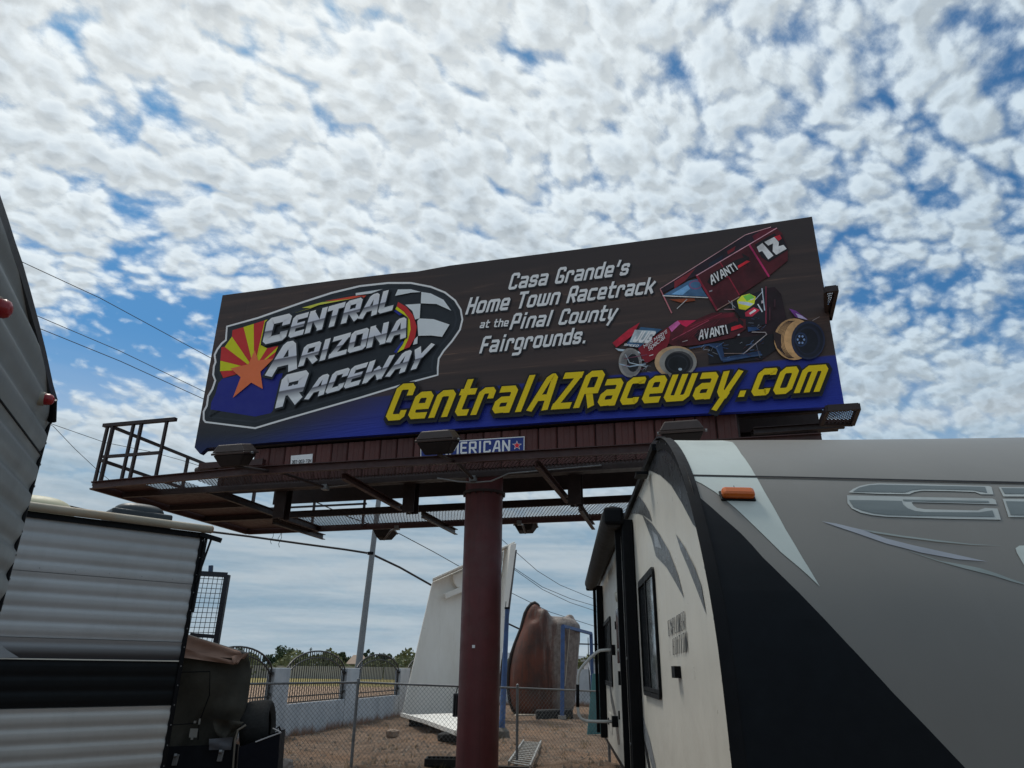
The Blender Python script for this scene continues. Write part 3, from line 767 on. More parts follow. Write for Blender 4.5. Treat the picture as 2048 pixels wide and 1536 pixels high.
car += [([(1390, 880), (1450, 905), (1450, 1000), (1480, 1060), (1420, 1010), (1395, 940)], (44, 30, 28), Z3), (ell(1655, 950, 128, 146), (28, 34, 56), Z3), (ell(1660, 952, 112, 130), (18, 20, 32), Z3), (ell(1655, 952, 92, 108), (26, 30, 46), Z3), (ell(1650, 955, 80, 96), (16, 17, 26), Z3), (ell(1600, 945, 48, 54), (30, 44, 70), Z3), (ell(1600, 945, 36, 42), (18, 20, 30), Z3)]
for k in range(6): car.append((ell(1600 + 24 * math.cos(k * 1.05), 945 + 28 * math.sin(k * 1.05), 8, 9, 10), (96, 116, 150), Z3))
rnd = random.Random(12)
dk_ = lambda c, k=.86: tuple(int(x * k) for x in c)
car = [(p, dk_(c) if max(c) < 150 else c, z) for p, c, z in car]
# fine mechanical glints, braces and sponsor marks
for (x0, y0, x1, y1, n, cs) in ((1000, 960, 1320, 1100, 26, ((70, 90, 120), (40, 60, 96), (110, 116, 124), (60, 30, 34))), (1190, 780, 1330, 900, 14, ((60, 66, 84), (96, 100, 110), (40, 54, 80))), (250, 1050, 450, 1190, 16, ((120, 126, 134), (70, 74, 84), (96, 40, 52))), (830, 980, 1000, 1060, 12, ((60, 84, 116), (100, 104, 112)))):
    for _ in range(n):
        x, y = rnd.uniform(x0, x1), rnd.uniform(y0, y1); a_ = rnd.uniform(-1.2, .6); l_ = rnd.uniform(10, 46)
        car.append((band([(x, y), (x + l_ * math.cos(a_), y + l_ * math.sin(a_))], rnd.uniform(1.6, 4)), cs[rnd.randrange(len(cs))], Z3))
for (x, y, w_, h_, c) in ((1215, 640, 26, 8, (150, 150, 154)), (1300, 650, 14, 22, (160, 150, 155)), (905, 575, 22, 10, (120, 116, 120)), (1030, 470, 18, 6, (120, 40, 50)), (700, 960, 40, 5, (150, 140, 140)), (980, 905, 30, 5, (130, 120, 120)), (1120, 905, 16, 12, (150, 150, 155)), (450, 1065, 30, 6, (160, 150, 150)), (1395, 640, 12, 60, (52, 26, 34)), (1360, 700, 8, 100, (60, 30, 40))):
    car.append(([(x, y), (x + w_, y - w_ * .3), (x + w_, y - w_ * .3 + h_), (x, y + h_)], c, Z3))
for k in range(9): car.append((band([(620 + 30 * k, 958 - 6 * k), (700 + 36 * k, 900 - 14 * k)], 1.8), (98, 26, 40), Z3))
carart = artwork('race_car_picture', car, .0165, .0003, True)
LB = pmat(190, 192, 196)
for t_, q_, th, ga in (('AVANTI', [(922, 532), (1128, 408), (900, 462), (1092, 358)], .2, .12), ('AVANTI', [(824, 950), (1052, 898), (826, 872), (1036, 832)], .2, .12), ('JUG', [(320, 962), (446, 972), (366, 876), (506, 886)], .24, .08), ('SPEED', [(255, 990), (360, 1002), (265, 976), (375, 984)], .2, .12)):
    letters(MB(), t_, [Z3(*p) for p in q_], bface, t=th, gap=ga, lift=.0575, stepk=.0005).build('lettering', LB, carart)
letters(MB(), 'Special', [Z3(*p) for p in [(448, 1030), (572, 935), (440, 1000), (560, 900)]], bface, t=.13, gap=.1, lift=.0575, stepk=.0005).build('lettering', LB, carart)
letters(MB(), 'MISS MARYS', [Z3(*p) for p in [(412, 1010), (585, 895), (405, 985), (582, 868)]], bface, t=.13, gap=.1, lift=.0575, stepk=.0005).build('lettering', LB, carart)

# ---- apron of upright metal panels below the face
apz0, apz1 = 4.62, 5.22
pr = MB()
def panel_mesh(w):
    m_ = MB()
    prof = [(-w / 2, 0), (-w / 2 + .012, .022), (-w * .18, .022), (-w * .14, .012), (w * .14, .012), (w * .18, .022), (w / 2 - .03, .022), (w / 2 - .012, -.004)]
    m_.grid([[UU * x + NN * o + ZV * z for x, o in prof] for z in (-(apz1 - apz0) / 2, (apz1 - apz0) / 2)])
    return m_
wP = .305; pm = None; rnd = random.Random(5)
pmats = [mat('oxide_panel_%d' % i, tuple(c * k for c in (.105, .030, .024)), .6, var=.25, scale=4, streak=.35) for i, k in enumerate((1, .82, 1.12))]
srcs = []
for i in range(27):
    if i < 3:
        m_ = panel_mesh(wP); o = m_.build('panel', pmats[i], None, fix=False); o.parent = bb; srcs.append(o)
    else:
        o = srcs[rnd.randrange(3)].copy(); COL.objects.link(o)
    o.location = bp(1.35 + wP * i, -.15 - .004 * rnd.random(), (apz0 + apz1) / 2) - bb.location
MB().box(bp(5.3, -.205, 4.92), UU * 4.15, NN * .02, ZV * .30).build('apron_backing', M['steel_dark'], bb)
MB().box(bp(5.45, -1.98, 4.95), UU * 5.0, NN * .02, ZV * .30).build('rear_apron', M['steel_dark'], bb)
for k in (0, 1): MB().channel(bp(9.65, -.3 - .5 * k, 4.98 + .12 * k), bp(10.9, -.3 - .5 * k, 4.98 + .12 * k), .06, .1).build('angle_iron', M['steel_brown'], bb)
for u in (.5, .95): MB().beam(bp(u, -.25, 4.55), bp(u, -.25, 5.3), .07, .07, UU).build('angle_iron', M['steel_brown'], bb)
MB().beam(bp(.2, -.3, 5.02), bp(1.3, -.3, 5.02), .06, .09).build('angle_iron', M['steel_brown'], bb)

# ---- catwalks
PZ = 4.5
def grating(name, u0, u1, o0, o1, z, parent, du=.085, do=.17, w=.012, h=.006):
    g = MB(); L = u1 - u0; Wd = o1 - o0; sl = du / do
    k = -int(Wd * sl / du) - 2
    while k * du < L + Wd * sl + du:
        for sg in (1, -1):
            base = k * du if sg == 1 else k * du
            # line: u = base + sg*sl*off  (sg -1 starts from the far side)
            pts = []
            ua = base if sg == 1 else base + 0; ub = ua + sl * Wd
            oa, ob = (0, Wd) if sg == 1 else (Wd, 0)
            t0 = max(0, (0 - ua) / (ub - ua)); t1 = min(1, (L - ua) / (ub - ua))
            if t1 - t0 > .02:
                a = bp(u0 + ua + (ub - ua) * t0, o0 + oa + (ob - oa) * t0, z + (0 if sg == 1 else .0035)); b = bp(u0 + ua + (ub - ua) * t1, o0 + oa + (ob - oa) * t1, z + (0 if sg == 1 else .0035))
                g.beam(a, b, w, h)
        k += 1
    return tag(g.build(name, M['grate'], parent, fix=False), kind='stuff')
# front walk
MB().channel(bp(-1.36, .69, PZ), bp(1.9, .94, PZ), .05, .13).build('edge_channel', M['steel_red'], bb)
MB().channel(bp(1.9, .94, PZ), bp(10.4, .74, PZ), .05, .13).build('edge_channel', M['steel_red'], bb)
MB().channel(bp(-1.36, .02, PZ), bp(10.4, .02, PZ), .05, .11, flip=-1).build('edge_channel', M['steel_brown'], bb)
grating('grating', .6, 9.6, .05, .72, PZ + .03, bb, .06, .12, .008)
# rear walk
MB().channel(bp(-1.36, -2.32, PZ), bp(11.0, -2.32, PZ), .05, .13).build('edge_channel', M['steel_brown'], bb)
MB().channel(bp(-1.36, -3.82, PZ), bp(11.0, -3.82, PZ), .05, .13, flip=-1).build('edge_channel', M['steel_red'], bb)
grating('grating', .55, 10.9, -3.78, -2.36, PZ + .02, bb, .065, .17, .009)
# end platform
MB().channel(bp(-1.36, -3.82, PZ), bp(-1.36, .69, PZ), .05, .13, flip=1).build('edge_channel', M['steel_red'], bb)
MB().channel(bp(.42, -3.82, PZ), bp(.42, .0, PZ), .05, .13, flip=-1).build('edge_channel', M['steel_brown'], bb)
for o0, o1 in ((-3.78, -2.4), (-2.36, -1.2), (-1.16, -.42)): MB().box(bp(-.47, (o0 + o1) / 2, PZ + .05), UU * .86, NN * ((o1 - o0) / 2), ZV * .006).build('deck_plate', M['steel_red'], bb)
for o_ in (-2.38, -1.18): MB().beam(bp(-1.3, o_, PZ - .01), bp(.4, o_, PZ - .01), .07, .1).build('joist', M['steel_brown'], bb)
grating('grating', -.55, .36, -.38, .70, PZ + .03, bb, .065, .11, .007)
MB().box(bp(-.94, .14, PZ + .05), UU * .38, NN * .52, ZV * .006).build('deck_plate', M['steel_red'], bb)
# outriggers under the walks
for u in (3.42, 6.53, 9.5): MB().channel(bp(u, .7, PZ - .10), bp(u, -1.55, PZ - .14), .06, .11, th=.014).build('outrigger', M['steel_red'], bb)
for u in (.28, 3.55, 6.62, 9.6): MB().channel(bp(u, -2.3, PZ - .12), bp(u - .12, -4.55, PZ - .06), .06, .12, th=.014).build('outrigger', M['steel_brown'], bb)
# end platform at the far right, and the two rest platforms behind the sign
for (pts, z) in (([(1642, 846), (1705, 850 - 4), (1717, 813), (1655, 817)], 4.95), ([(1652, 620), (1660, 636), (1673, 577), (1650, 580)], 6.72)):
    c4 = [at_z(x, y, z) for x, y in pts]
    fr = MB()
    for i in range(4): fr.beam(c4[i], c4[(i + 1) % 4], .05, .09)
    rp = fr.build('rest_platform', M['steel_dark'], bb)
    g = MB(); nL = 8
    for i in range(-nL, nL):
        for sg in (1, -1):
            pts_ = []
            for t in (0, 1):
                a = i / nL + t * 1.0; b = t if sg == 1 else 1 - t
                pts_.append((a, b))
            (a0, b0), (a1, b1) = pts_
            ta, tb = max(0, -a0 / (a1 - a0)), min(1, (1 - a0) / (a1 - a0))
            if tb - ta < .03: continue
            A = (a0 + (a1 - a0) * ta, b0 + (b1 - b0) * ta); Bq = (a0 + (a1 - a0) * tb, b0 + (b1 - b0) * tb)
            f_ = lambda q_: c4[0].lerp(c4[1], q_[0]).lerp(c4[3].lerp(c4[2], q_[0]), q_[1])
            g.beam(f_(A), f_(Bq), .009, .01)
    tag(g.build('grating', M['grate'], rp, fix=False), kind='stuff')
MB().beam(bp(10.55, -.5, 4.97), bp(10.05, -.5, 4.4), .09, .16).build('brace', M['steel_brown'], bb)
# railing at the left end
RT_ = PZ + 1.09
for u, w_ in ((-1.36, .045), (-1.24, .06), (-.80, .045), (-.63, .05), (-.10, .045)): MB().beam(bp(u, .67, PZ), bp(u, .67, RT_), w_, .045, UU).build('rail_post', M['steel_dark'], bb)
MB().beam(bp(-1.45, .67, RT_ + .02), bp(.08, .67, RT_ + .02), .07, .06).build('rail', M['steel_dark'], bb)
MB().beam(bp(-1.3, .67, PZ + .52), bp(-.08, .67, PZ + .52), .045, .05).build('rail', M['steel_dark'], bb)
MB().beam(bp(-1.3, .69, RT_), bp(-1.3, -3.8, RT_), .05, .05).build('rail', M['steel_dark'], bb)
MB().beam(bp(-1.3, .69, PZ + .45), bp(-1.3, -3.8, PZ + .45), .05, .05).build('rail', M['steel_dark'], bb)
for o_ in (-1.4, -3.75): MB().beam(bp(-1.3, o_, PZ), bp(-1.3, o_, RT_), .05, .05, UU).build('rail_post', M['steel_dark'], bb)
for u in (-1.3, .3, 1.55): MB().beam(bp(u, -3.78, PZ), bp(u, -3.78, RT_ - .1), .045, .045, UU).build('rail_post', M['steel_dark'], bb)
MB().beam(bp(-1.3, -3.78, PZ + .5), bp(1.6, -3.78, PZ + .5), .04, .04).build('rail', M['steel_dark'], bb)
MB().beam(bp(-1.3, -3.78, RT_ - .1), bp(1.6, -3.78, RT_ - .1), .04, .04).build('rail', M['steel_dark'], bb)
# cantilever tube that carries the first lamp
MB().tube([bp(-.1, -.3, 4.96), bp(.25, -.1, 4.93), bp(.55, 0, 4.9)], .055, 10).build('pipe_arm', M['steel_dark'], bb)
MB().beam(bp(.2, .0, 4.93), bp(1.5, .0, 4.93), .1, .11).build('angle_iron', M['steel_red'], bb)
# floodlights: housing, lens, arm, knuckle
def floodlight(px, py, off, arm_from, w=.28, d_=.18, h=.13, flip=1, tilt=.35):
    c = on_plane(px, py, B0 + NN * off, NN)
    out = -NN * flip                       # the lens looks back at the sign
    upv = (ZV + out * -tilt).normalized(); outv = (out + ZV * tilt).normalized()
    hs = MB()
    def rect(wk, dk, up_, sh=0.0): return [c + UU * (sx * w * wk) + outv * (sy * d_ * dk + sh) + upv * up_ for sx, sy in ((-1, -1), (1, -1), (1, 1), (-1, 1))]
    hs.hexa(rect(1, 1, .015) + rect(.74, .72, h))
    ob = hs.build('floodlight', M['lamp_brown'], bb, bevel=.015)
    MB().hexa(rect(1.03, 1.03, -.022) + rect(1.03, 1.03, .012)).build('rim', M['lamp_brown'], ob, bevel=.006)
    MB().hexa(rect(.62, .6, -.24 * w / .33, -.02) + rect(.96, .96, -.024)).build('lens_hood', M['lamp_dark'], ob, bevel=.02)
    for sg in (-1, 1): MB().tube([c + UU * sg * w * 1.02 - upv * .01, c + UU * sg * w * 1.12 - upv * .01], .02, 8).build('latch', M['galv'], ob)
    MB().tube([arm_from, c.lerp(arm_from, .5) + ZV * -.03, c - upv * .2 - outv * d_ * .2], .024, 8).build('arm', M['steel_brown'], ob)
    MB().box(arm_from, UU * .05, NN * .05, ZV * .045).build('junction_box', M['galv'], ob)
    return ob
floodlight(470, 906, 1.45, bp(2.75, .0, 4.42), tilt=.3)
floodlight(877, 880, 1.45, bp(5.35, .0, 4.42), tilt=.3)
floodlight(1364, 862, 1.45, bp(8.6, .0, 4.42), tilt=.3)
floodlight(770, 1062, -5.0, bp(2.35, -3.85, 4.45), w=.25, d_=.18, h=.1, flip=-1, tilt=.25)
floodlight(1051, 1048, -5.0, bp(5.1, -3.85, 4.45), w=.25, d_=.18, h=.1, flip=-1, tilt=.25)
# conduit looping along the inner channel
MB().tube([bp(2.75, .0, 4.42), bp(3.4, .0, 4.46), bp(4.2, .0, 4.47)], .012, 6).build('conduit', M['galv'], bb)
MB().tube([bp(4.75, .02, 4.46), bp(5.1, .05, 4.38), bp(5.35, .0, 4.36), bp(5.65, .02, 4.36), bp(5.95, .05, 4.46), bp(7.4, .06, 4.5)], .012, 6).build('conduit', M['galv'], bb)
# small plates on the apron
def apl(px, py, lift=0.0): return on_plane(px, py, B0 + NN * (-.10 + lift), NN)
Z4 = lambda x, y: (160 + x / 3.413, 820 + y / 3.413)
Z5 = lambda x, y: (700 + x / 3.303, 800 + y / 3.303)
pl = MB(); pl.prism([apl(*Z4(*p)) for p in [(1440, 312), (1588, 299), (1582, 375), (1437, 386)]], NN * -.01)
plate = pl.build('number_plate', M['white_sign'], bb)
letters(MB(), '387-003-72N', [Z4(*p) for p in [(1446, 367), (1578, 356), (1446, 344), (1580, 335)]], apl, t=.16, gap=.1, lift=.004, stepk=.0004).build('lettering', pmat(24, 24, 28), plate)
sg_ = MB(); sg_.prism([apl(*Z5(*p)) for p in [(466, 284), (1153, 240), (1151, 345), (464, 384)]], NN * -.01)
own = sg_.build('owner_sign', M['white_sign'], bb)
poly(MB(), [(472, 290), (1147, 246), (1145, 339), (470, 378)], apl, .003, Z5).build('blue_field', pmat(30, 44, 96), own, fix=False)
letters(MB(), 'AMERICAN', [Z5(*p) for p in [(590, 364), (1057, 340), (592, 283), (1059, 263)]], apl, t=.2, gap=.16, cap=1.3, lift=.006, stepk=.0005, chamfer=.05).build('lettering', LB, own)
def star(cx, cy, r_, k=.42): return [(cx + (r_ if i % 2 == 0 else r_ * k) * math.sin(i * math.pi / 5), cy - (r_ if i % 2 == 0 else r_ * k) * math.cos(i * math.pi / 5)) for i in range(10)]
for cx, cy in ((1103, 300), (522, 330)):
    poly(MB(), star(cx, cy, 33), apl, .006, Z5).build('star_outline', LB, own, fix=False)
    poly(MB(), star(cx, cy, 25), apl, .008, Z5).build('star', pmat(170, 30, 44), own, fix=False)

# ================================================================== travel trailer on the right
SA = R(4.2)
RS = Vector((math.sin(SA), math.cos(SA), 0)); RN = Vector((math.cos(SA), -math.sin(SA), 0)); RP = Vector((1.0954, 4.9958, 0))
FA = R(87.7); RF = Vector((math.sin(FA), math.cos(FA), 0)); RW = 2.85
def rp(s, out, z): return RP + RS * s - RN * out + ZV * z           # out: metres off the door side
def rsz(px, py, out=0.0):
    P = on_plane(px, py, RP - RN * out, RN); return (P - RP).dot(RS), P.z
def rside(px, py, lift=0.0): return on_plane(px, py, RP - RN * lift, RN)
Z6 = lambda x, y: (1130 + x / 2.272, 860 + y / 2.272)
ZR = lambda x, y: (1500 + x / 3.491, 860 + y / 3.491)
rv = thing('travel_trailer', rp(3, -1.2, 0), 'large grey, black and white travel trailer with EXPLORER EDITION lettering on its side', 'travel trailer')
prof_px = [(455, 28), (478, 48), (500, 80), (524, 118), (545, 160), (562, 200), (575, 240), (590, 310), (605, 370), (620, 430), (650, 560), (690, 720), (720, 900), (745, 1100), (770, 1300), (785, 1536)]
prof = [rsz(*Z6(*p)) for p in prof_px]
ts = [z for s_, z in prof]
def smooth_profile(pts, n=26):
    # even steps along the traced curve, relaxed so that the shell reads as one sheet
    P = [Vector(p) for p in pts]; L = [0]
    for a, b in zip(P, P[1:]): L.append(L[-1] + (b - a).length)
    out = []
    for i in range(n + 1):
        d_ = L[-1] * i / n; j = max(k for k in range(len(L)) if L[k] <= d_ + 1e-9); j = min(j, len(P) - 2)
        out.append(P[j].lerp(P[j + 1], (d_ - L[j]) / (L[j + 1] - L[j])))
    for _ in range(6): out = [out[0]] + [out[i] * .5 + (out[i - 1] + out[i + 1]) * .25 for i in range(1, n)] + [out[n]]
    return [(p.x, p.y) for p in out]
L_RV = 10.4
prof = [(.35, 3.235)] + smooth_profile([(.10, 3.225)] + prof + [(-1.69, 1.0), (-1.70, .75), (-1.62, .52)])
full = [(L_RV, 3.25), (L_RV - 4, 3.27)] + prof + [(L_RV, .52)]
rgrey = bpy.data.materials.new('trailer_grey'); rgrey.use_nodes = True; RG = NB(rgrey.node_tree); rb = rgrey.node_tree.nodes['Principled BSDF']
roc = RG.n('ShaderNodeTexCoord').outputs['Object']
rcol = RG.mix(RG.step(RG.noise(roc, 1.1, 4, .5), .3, .7), (.172, .166, .152), (.190, .182, .166))
rcol = RG.mix(RG.m('MULTIPLY', RG.step(RG.noise(RG.v('MULTIPLY', roc, (6, 6, .7)), 1.2, 5, .6), .52, .8), .25), rcol, (.21, .21, .20))
rcol = RG.mix(RG.m('MULTIPLY', RG.step(RG.noise(roc, 9, 4, .7), .66, .78), .35), rcol, (.09, .09, .085))
RG.put(rb.inputs['Base Color'], rcol); rb.inputs['Roughness'].default_value = .42; rb.inputs['Specular IOR Level'].default_value = .4
M['rv_white'] = mat('trailer_cream', (.66, .64, .57), .35, var=.05, scale=2, streak=.08, spec=.5)
M['rv_roof'] = mat('trailer_roof', (.5, .5, .48), .7)
# front shell swept along the profile
TSEAM = 9.0
def crown(w_, t): return ZV * (.048 * w_ * max(0.0, 1 - t / TSEAM) ** 1.2)     # the cap is slightly crowned towards its middle
shell = MB(); shell.grid([[RP + RS * s_ + ZV * z + RF * (RW * k / 6) + crown(RW * k / 6, i) for k in range(7)] for i, (s_, z) in enumerate(prof)])
shell.build('front_cap', rgrey, rv, smooth=True, auto=60)
sidep = MB(); sp_ = [rp(s_, 0, z) for s_, z in full]
bm = bmesh.new(); f = bm.faces.new([bm.verts.new(p) for p in sp_]); bmesh.ops.triangulate(bm, faces=[f]); bm.verts.index_update()
sidep.add([v.co.copy() for v in bm.verts], [[v.index for v in q.verts] for q in bm.faces]); bm.free()
sidewall = sidep.build('side_wall', M['rv_white'], rv, fix=False)
MB().hexa([rp(-1.3, -.02, .42), rp(L_RV - .05, -.02, .42), rp(L_RV - .05, -RW, .42), rp(-1.3, -RW, .42), rp(-1.3, -.02, .6), rp(L_RV - .05, -.02, .6), rp(L_RV - .05, -RW, .6), rp(-1.3, -RW, .6)]).build('floor', M['black'], rv)
rr = MB(); rr.add([rp(.35, 0, 3.235), rp(L_RV, 0, 3.25), rp(L_RV, -RW, 3.25), rp(.35, -RW, 3.235)], [(0, 1, 2, 3)]); rr.build('roof', M['rv_roof'], rv)
rr = MB(); rr.add([rp(L_RV, 0, .52), rp(L_RV, 0, 3.25), rp(L_RV, -RW, 3.25), rp(L_RV, -RW, .52)], [(0, 1, 2, 3)]); rr.build('rear_wall', M['rv_white'], rv)
pf = [RP + RS * s_ + ZV * z + RF * RW for s_, z in prof]
far = MB(); far.add([p + RF * RW * .995 for p in sp_], [tuple(range(len(sp_)))]); far.build('side_wall', M['rv_white'], rv)
# wheels under the trailer (two axles)
for s_ in (5.2, 6.15):
    for w_ in (-.22, -RW + .22):
        wh = MB().tube([rp(s_, w_ + .1, .34), rp(s_, w_ + .08, .34), rp(s_, w_ - .08, .34), rp(s_, w_ - .1, .34)], [.30, .34, .34, .30], 24).build('wheel', M['black_rub'], rv, smooth=True, auto=40)
        MB().tube([rp(s_, w_ + .102, .34), rp(s_, w_ + .09, .34)], [.16, .19], 18).build('rim', M['galv'], wh)
# corner moulding following the curve
def sweep(name, path, w, out, m_, parent, inset_=0.0):
    g = MB(); secs = []
    for i, (s_, z) in enumerate(path):
        a = Vector(path[max(i - 1, 0)]); b = Vector(path[min(i + 1, len(path) - 1)]); t = (b - a).normalized(); n = Vector((-t.y, t.x))
        if n.x > 0: n = -n                                   # points out of the front
        o_ = Vector((s_, z)) + n * .012; q_ = Vector((s_, z)) - n * w
        secs.append([rp(o_.x, -.03, o_.y), rp(o_.x, out, o_.y), rp((o_.x + q_.x) / 2, out + .008, (o_.y + q_.y) / 2), rp(q_.x, out, q_.y), rp(q_.x, -.0, q_.y)])
    g.grid(secs); return g.build(name, m_, parent, smooth=True, auto=35)
sweep('corner_moulding', prof[1:], .062, .014, M['black'], rv)
g = MB(); secs = []
for i, (s_, z) in enumerate(prof[1:]):
    path = prof[1:]; a = Vector(path[max(i - 1, 0)]); b = Vector(path[min(i + 1, len(path) - 1)]); t = (b - a).normalized(); n = Vector((-t.y, t.x))
    if n.x > 0: n = -n
    o_ = Vector((s_, z)) + n * .02
    P_ = RP + RS * o_.x + ZV * o_.y
    secs.append([P_ - RN * .036, P_ + RF * .0, P_ + RF * .024, P_ + RF * .032 - Vector((0, 0, 0)) - (RS * n.x + ZV * n.y) * .02])
g.grid(secs).build('corner_moulding', M['black'], rv, smooth=True, auto=35)
# drip rail along the roof
MB().beam(rp(.2, .02, 3.225), rp(L_RV, .02, 3.24), .04, .05).build('drip_rail', M['black'], rv)
def sdecal(name, pts, m_, lift=.004, zf=Z6):
    a = MB(); poly(a, pts, rside, lift, zf); return a.build(name, m_, sidewall, fix=False)
M['dgrey'] = mat('dark_grey_vinyl', (.035, .038, .042), .3, var=.1); M['mgrey'] = mat('mid_grey_vinyl', (.085, .088, .09), .3, var=.1); M['lgrey'] = mat('light_grey_vinyl', (.25, .27, .29), .3, var=.08)
sdecal('stripe', [(418, 26), (455, 30), (500, 84), (545, 166), (575, 246), (590, 314), (596, 440), (582, 430), (530, 330), (480, 248), (430, 203), (385, 184), (352, 200), (372, 120), (385, 70)], M['dgrey'])
sdecal('stripe', [(335, 300), (360, 330), (382, 370), (395, 415), (360, 390), (330, 378), (300, 380), (315, 330)], M['mgrey'])
sdecal('stripe', [(352, 388), (395, 425), (430, 475), (470, 545), (512, 655), (540, 764), (500, 690), (460, 622), (412, 572), (395, 500)], M['mgrey'])
sdecal('stripe', [(395, 455), (420, 480), (440, 540), (412, 530)], M['lgrey'], .006)
sdecal('stripe', [(503, 472), (542, 530), (588, 622), (618, 705), (640, 835), (604, 740), (562, 632), (525, 545)], M['mgrey'])
sdecal('stripe', [(333, 1240), (350, 1290), (384, 1400), (414, 1536), (396, 1536), (366, 1420), (345, 1330)], M['lgrey'])
sdecal('stripe', [(358, 1400), (372, 1450), (388, 1536), (378, 1536), (366, 1470)], M['dgrey'], .006)
M['bk_print'] = mat('black_print', (.004, .004, .005), .4)
ed = letters(MB(), 'EXPLORER', [Z6(*p) for p in [(470, 938), (545, 906), (466, 868), (541, 822)]], rside, t=.25, gap=.30, cap=6.0, wk=.85, lift=.005, stepk=.0004); ed.build('lettering', M['bk_print'], sidewall)
ed = letters(MB(), 'EDITION', [Z6(*p) for p in [(490, 1023), (556, 1007), (488, 950), (552, 914)]], rside, t=.25, gap=.30, cap=6.0, wk=.85, lift=.005, stepk=.0004); ed.build('lettering', M['bk_print'], sidewall)
s_, z_ = rsz(*Z6(520, 1100)); MB().box(rp(s_, .02, z_), RS * .07, RN * .02, ZV * .035).build('lock', M['black'], sidewall)
# windows: frame, glass, mullion, paler pane with a painted reflection
M['glass'] = mat('tinted_glass', (.02, .024, .028), .06, var=.05, spec=.9)
M['glass2'] = mat('glass_painted_reflection', (.13, .15, .16), .05, var=.05, spec=1.0)  # sky reflection painted in as a paler pane colour
def window(s0, s1, z0, z1, parent, curtain=False):
    fr = MB()
    def rr_(k, r_=.07):
        o = []
        for cx, cz, a0 in ((s1 - k - r_, z1 - k - r_, 0), (s0 + k + r_, z1 - k - r_, 90), (s0 + k + r_, z0 + k + r_, 180), (s1 - k - r_, z0 + k + r_, 270)):
            for i in range(5): a = R(a0 + 22.5 * i); o.append((cx + r_ * math.cos(a), cz + r_ * math.sin(a)))
        return o
    A, B_ = rr_(0), rr_(.035, .04); n = len(A)
    vs = [rp(s_, .0, z) for s_, z in A] + [rp(s_, .022, z) for s_, z in A] + [rp(s_, .022, z) for s_, z in B_] + [rp(s_, .004, z) for s_, z in B_]
    fr.add(vs, [(k * n + i, k * n + (i + 1) % n, (k + 1) * n + (i + 1) % n, (k + 1) * n + i) for k in range(3) for i in range(n)])
    w_ = fr.build('window', M['black'], parent)
    gl = MB(); gl.add([rp(s_, .006, z) for s_, z in B_], [tuple(range(n))]); gl.build('glass', M['glass'], w_)
    sm = s0 + (s1 - s0) * .52
    MB().box(rp((s0 + sm) / 2, .009, (z0 + z1) / 2), RS * ((sm - s0) / 2 - .04), RN * .001, ZV * ((z1 - z0) / 2 - .05)).build('glass', M['glass2'], w_)
    MB().box(rp(sm, .012, (z0 + z1) / 2), RS * .022, RN * .008, ZV * ((z1 - z0) / 2 - .03)).build('mullion', M['black'], w_)
    MB().box(rp((s0 + s1) / 2, .013, z1 - .045), RS * ((s1 - s0) / 2 - .05), RN * .008, ZV * .012).build('sash', M['black'], w_)
    MB().box(rp((s0 + s1) / 2, .013, z0 + .055), RS * ((s1 - s0) / 2 - .05), RN * .008, ZV * .014).build('sash', M['black'], w_)
    return w_
window(.80, 1.98, 1.44, 2.42, sidewall)
window(6.6, 8.9, 1.40, 2.42, sidewall)
# awning: two folding arms and the rolled fabric
for s_, w_ in ((2.45, .13), (8.75, .1)):
    arm = MB(); arm.box(rp(s_, .06, 1.82), RS * w_, RN * .055, ZV * 1.27); arm.box(rp(s_ + .1, .14, 1.9), RS * .03, RN * .03, ZV * 1.2)
    a_ = MB().box(rp(s_, .06, 1.82), RS * w_, RN * .055, ZV * 1.27).build('awning_arm', M['black'], rv, bevel=.01)
    MB().box(rp(s_ + w_ * .6, .15, 1.86), RS * .03, RN * .028, ZV * 1.24).build('strut', M['black'], a_)
    for z in (1.0, 1.75): MB().tube([rp(s_ + .0, .115, z), rp(s_, .122, z)], .014, 8).build('bolt', M['galv'], a_)
aw = MB().tube([rp(2.33, .2, 3.12), rp(2.36, .2, 3.12), rp(2.4, .2, 3.12), rp(8.95, .2, 3.16), rp(9.0, .2, 3.16)], [.07, .115, .12, .12, .11], 24).build('awning_roll', mat('awning_fabric', (.035, .036, .038), .85, var=.2), rv, smooth=True, auto=40)
for s_ in (2.31, 9.0): MB().box(rp(s_, .2, 3.12), RS * .035, RN * .1, ZV * .09).build('end_cap', M['black'], aw, bevel=.03)
MB().box(rp(.72, .07, 3.14), RS * .08, RN * .05, ZV * .012).build('awning_bracket', M['black'], rv)
# door, lamp, grab handle, lower lockers
dr = MB().box(rp(4.75, .012, 1.75), RS * .36, RN * .012, ZV * .98).build('door', M['rv_white'], rv, bevel=.02)
MB().box(rp(4.75, .03, 2.05), RS * .2, RN * .008, ZV * .33).build('glass', M['glass'], dr, bevel=.02)
MB().box(rp(4.45, .04, 1.55), RS * .05, RN * .03, ZV * .08).build('handle', M['black'], dr)
MB().tube([rp(4.3, .03, 2.5), rp(4.3, .08, 2.49)], [.07, .055], 14).build('porch_lamp', mat('lamp_white', (.6, .58, .5), .4), rv)
hs_, _ = 5.9, 0
zb2 = [(1229, 1300), (1212, 1300), (1200, 1301), (1190, 1307), (1180, 1316), (1168, 1329), (1159, 1341), (1156, 1352), (1155.5, 1375), (1155.5, 1414), (1157, 1428), (1162, 1437), (1172, 1442), (1190, 1443), (1231, 1443)]
hp = [on_plane(x, y, rp(hs_, 0, 0), RS) for x, y in zb2]
gh = MB().tube(hp, .021, 10).build('grab_handle', mat('white_tube', (.62, .62, .60), .35), rv, smooth=True)
MB().tube([hp[8] + ZV * .04, hp[9]], .0245, 10).build('grip', M['black'], gh, smooth=True)
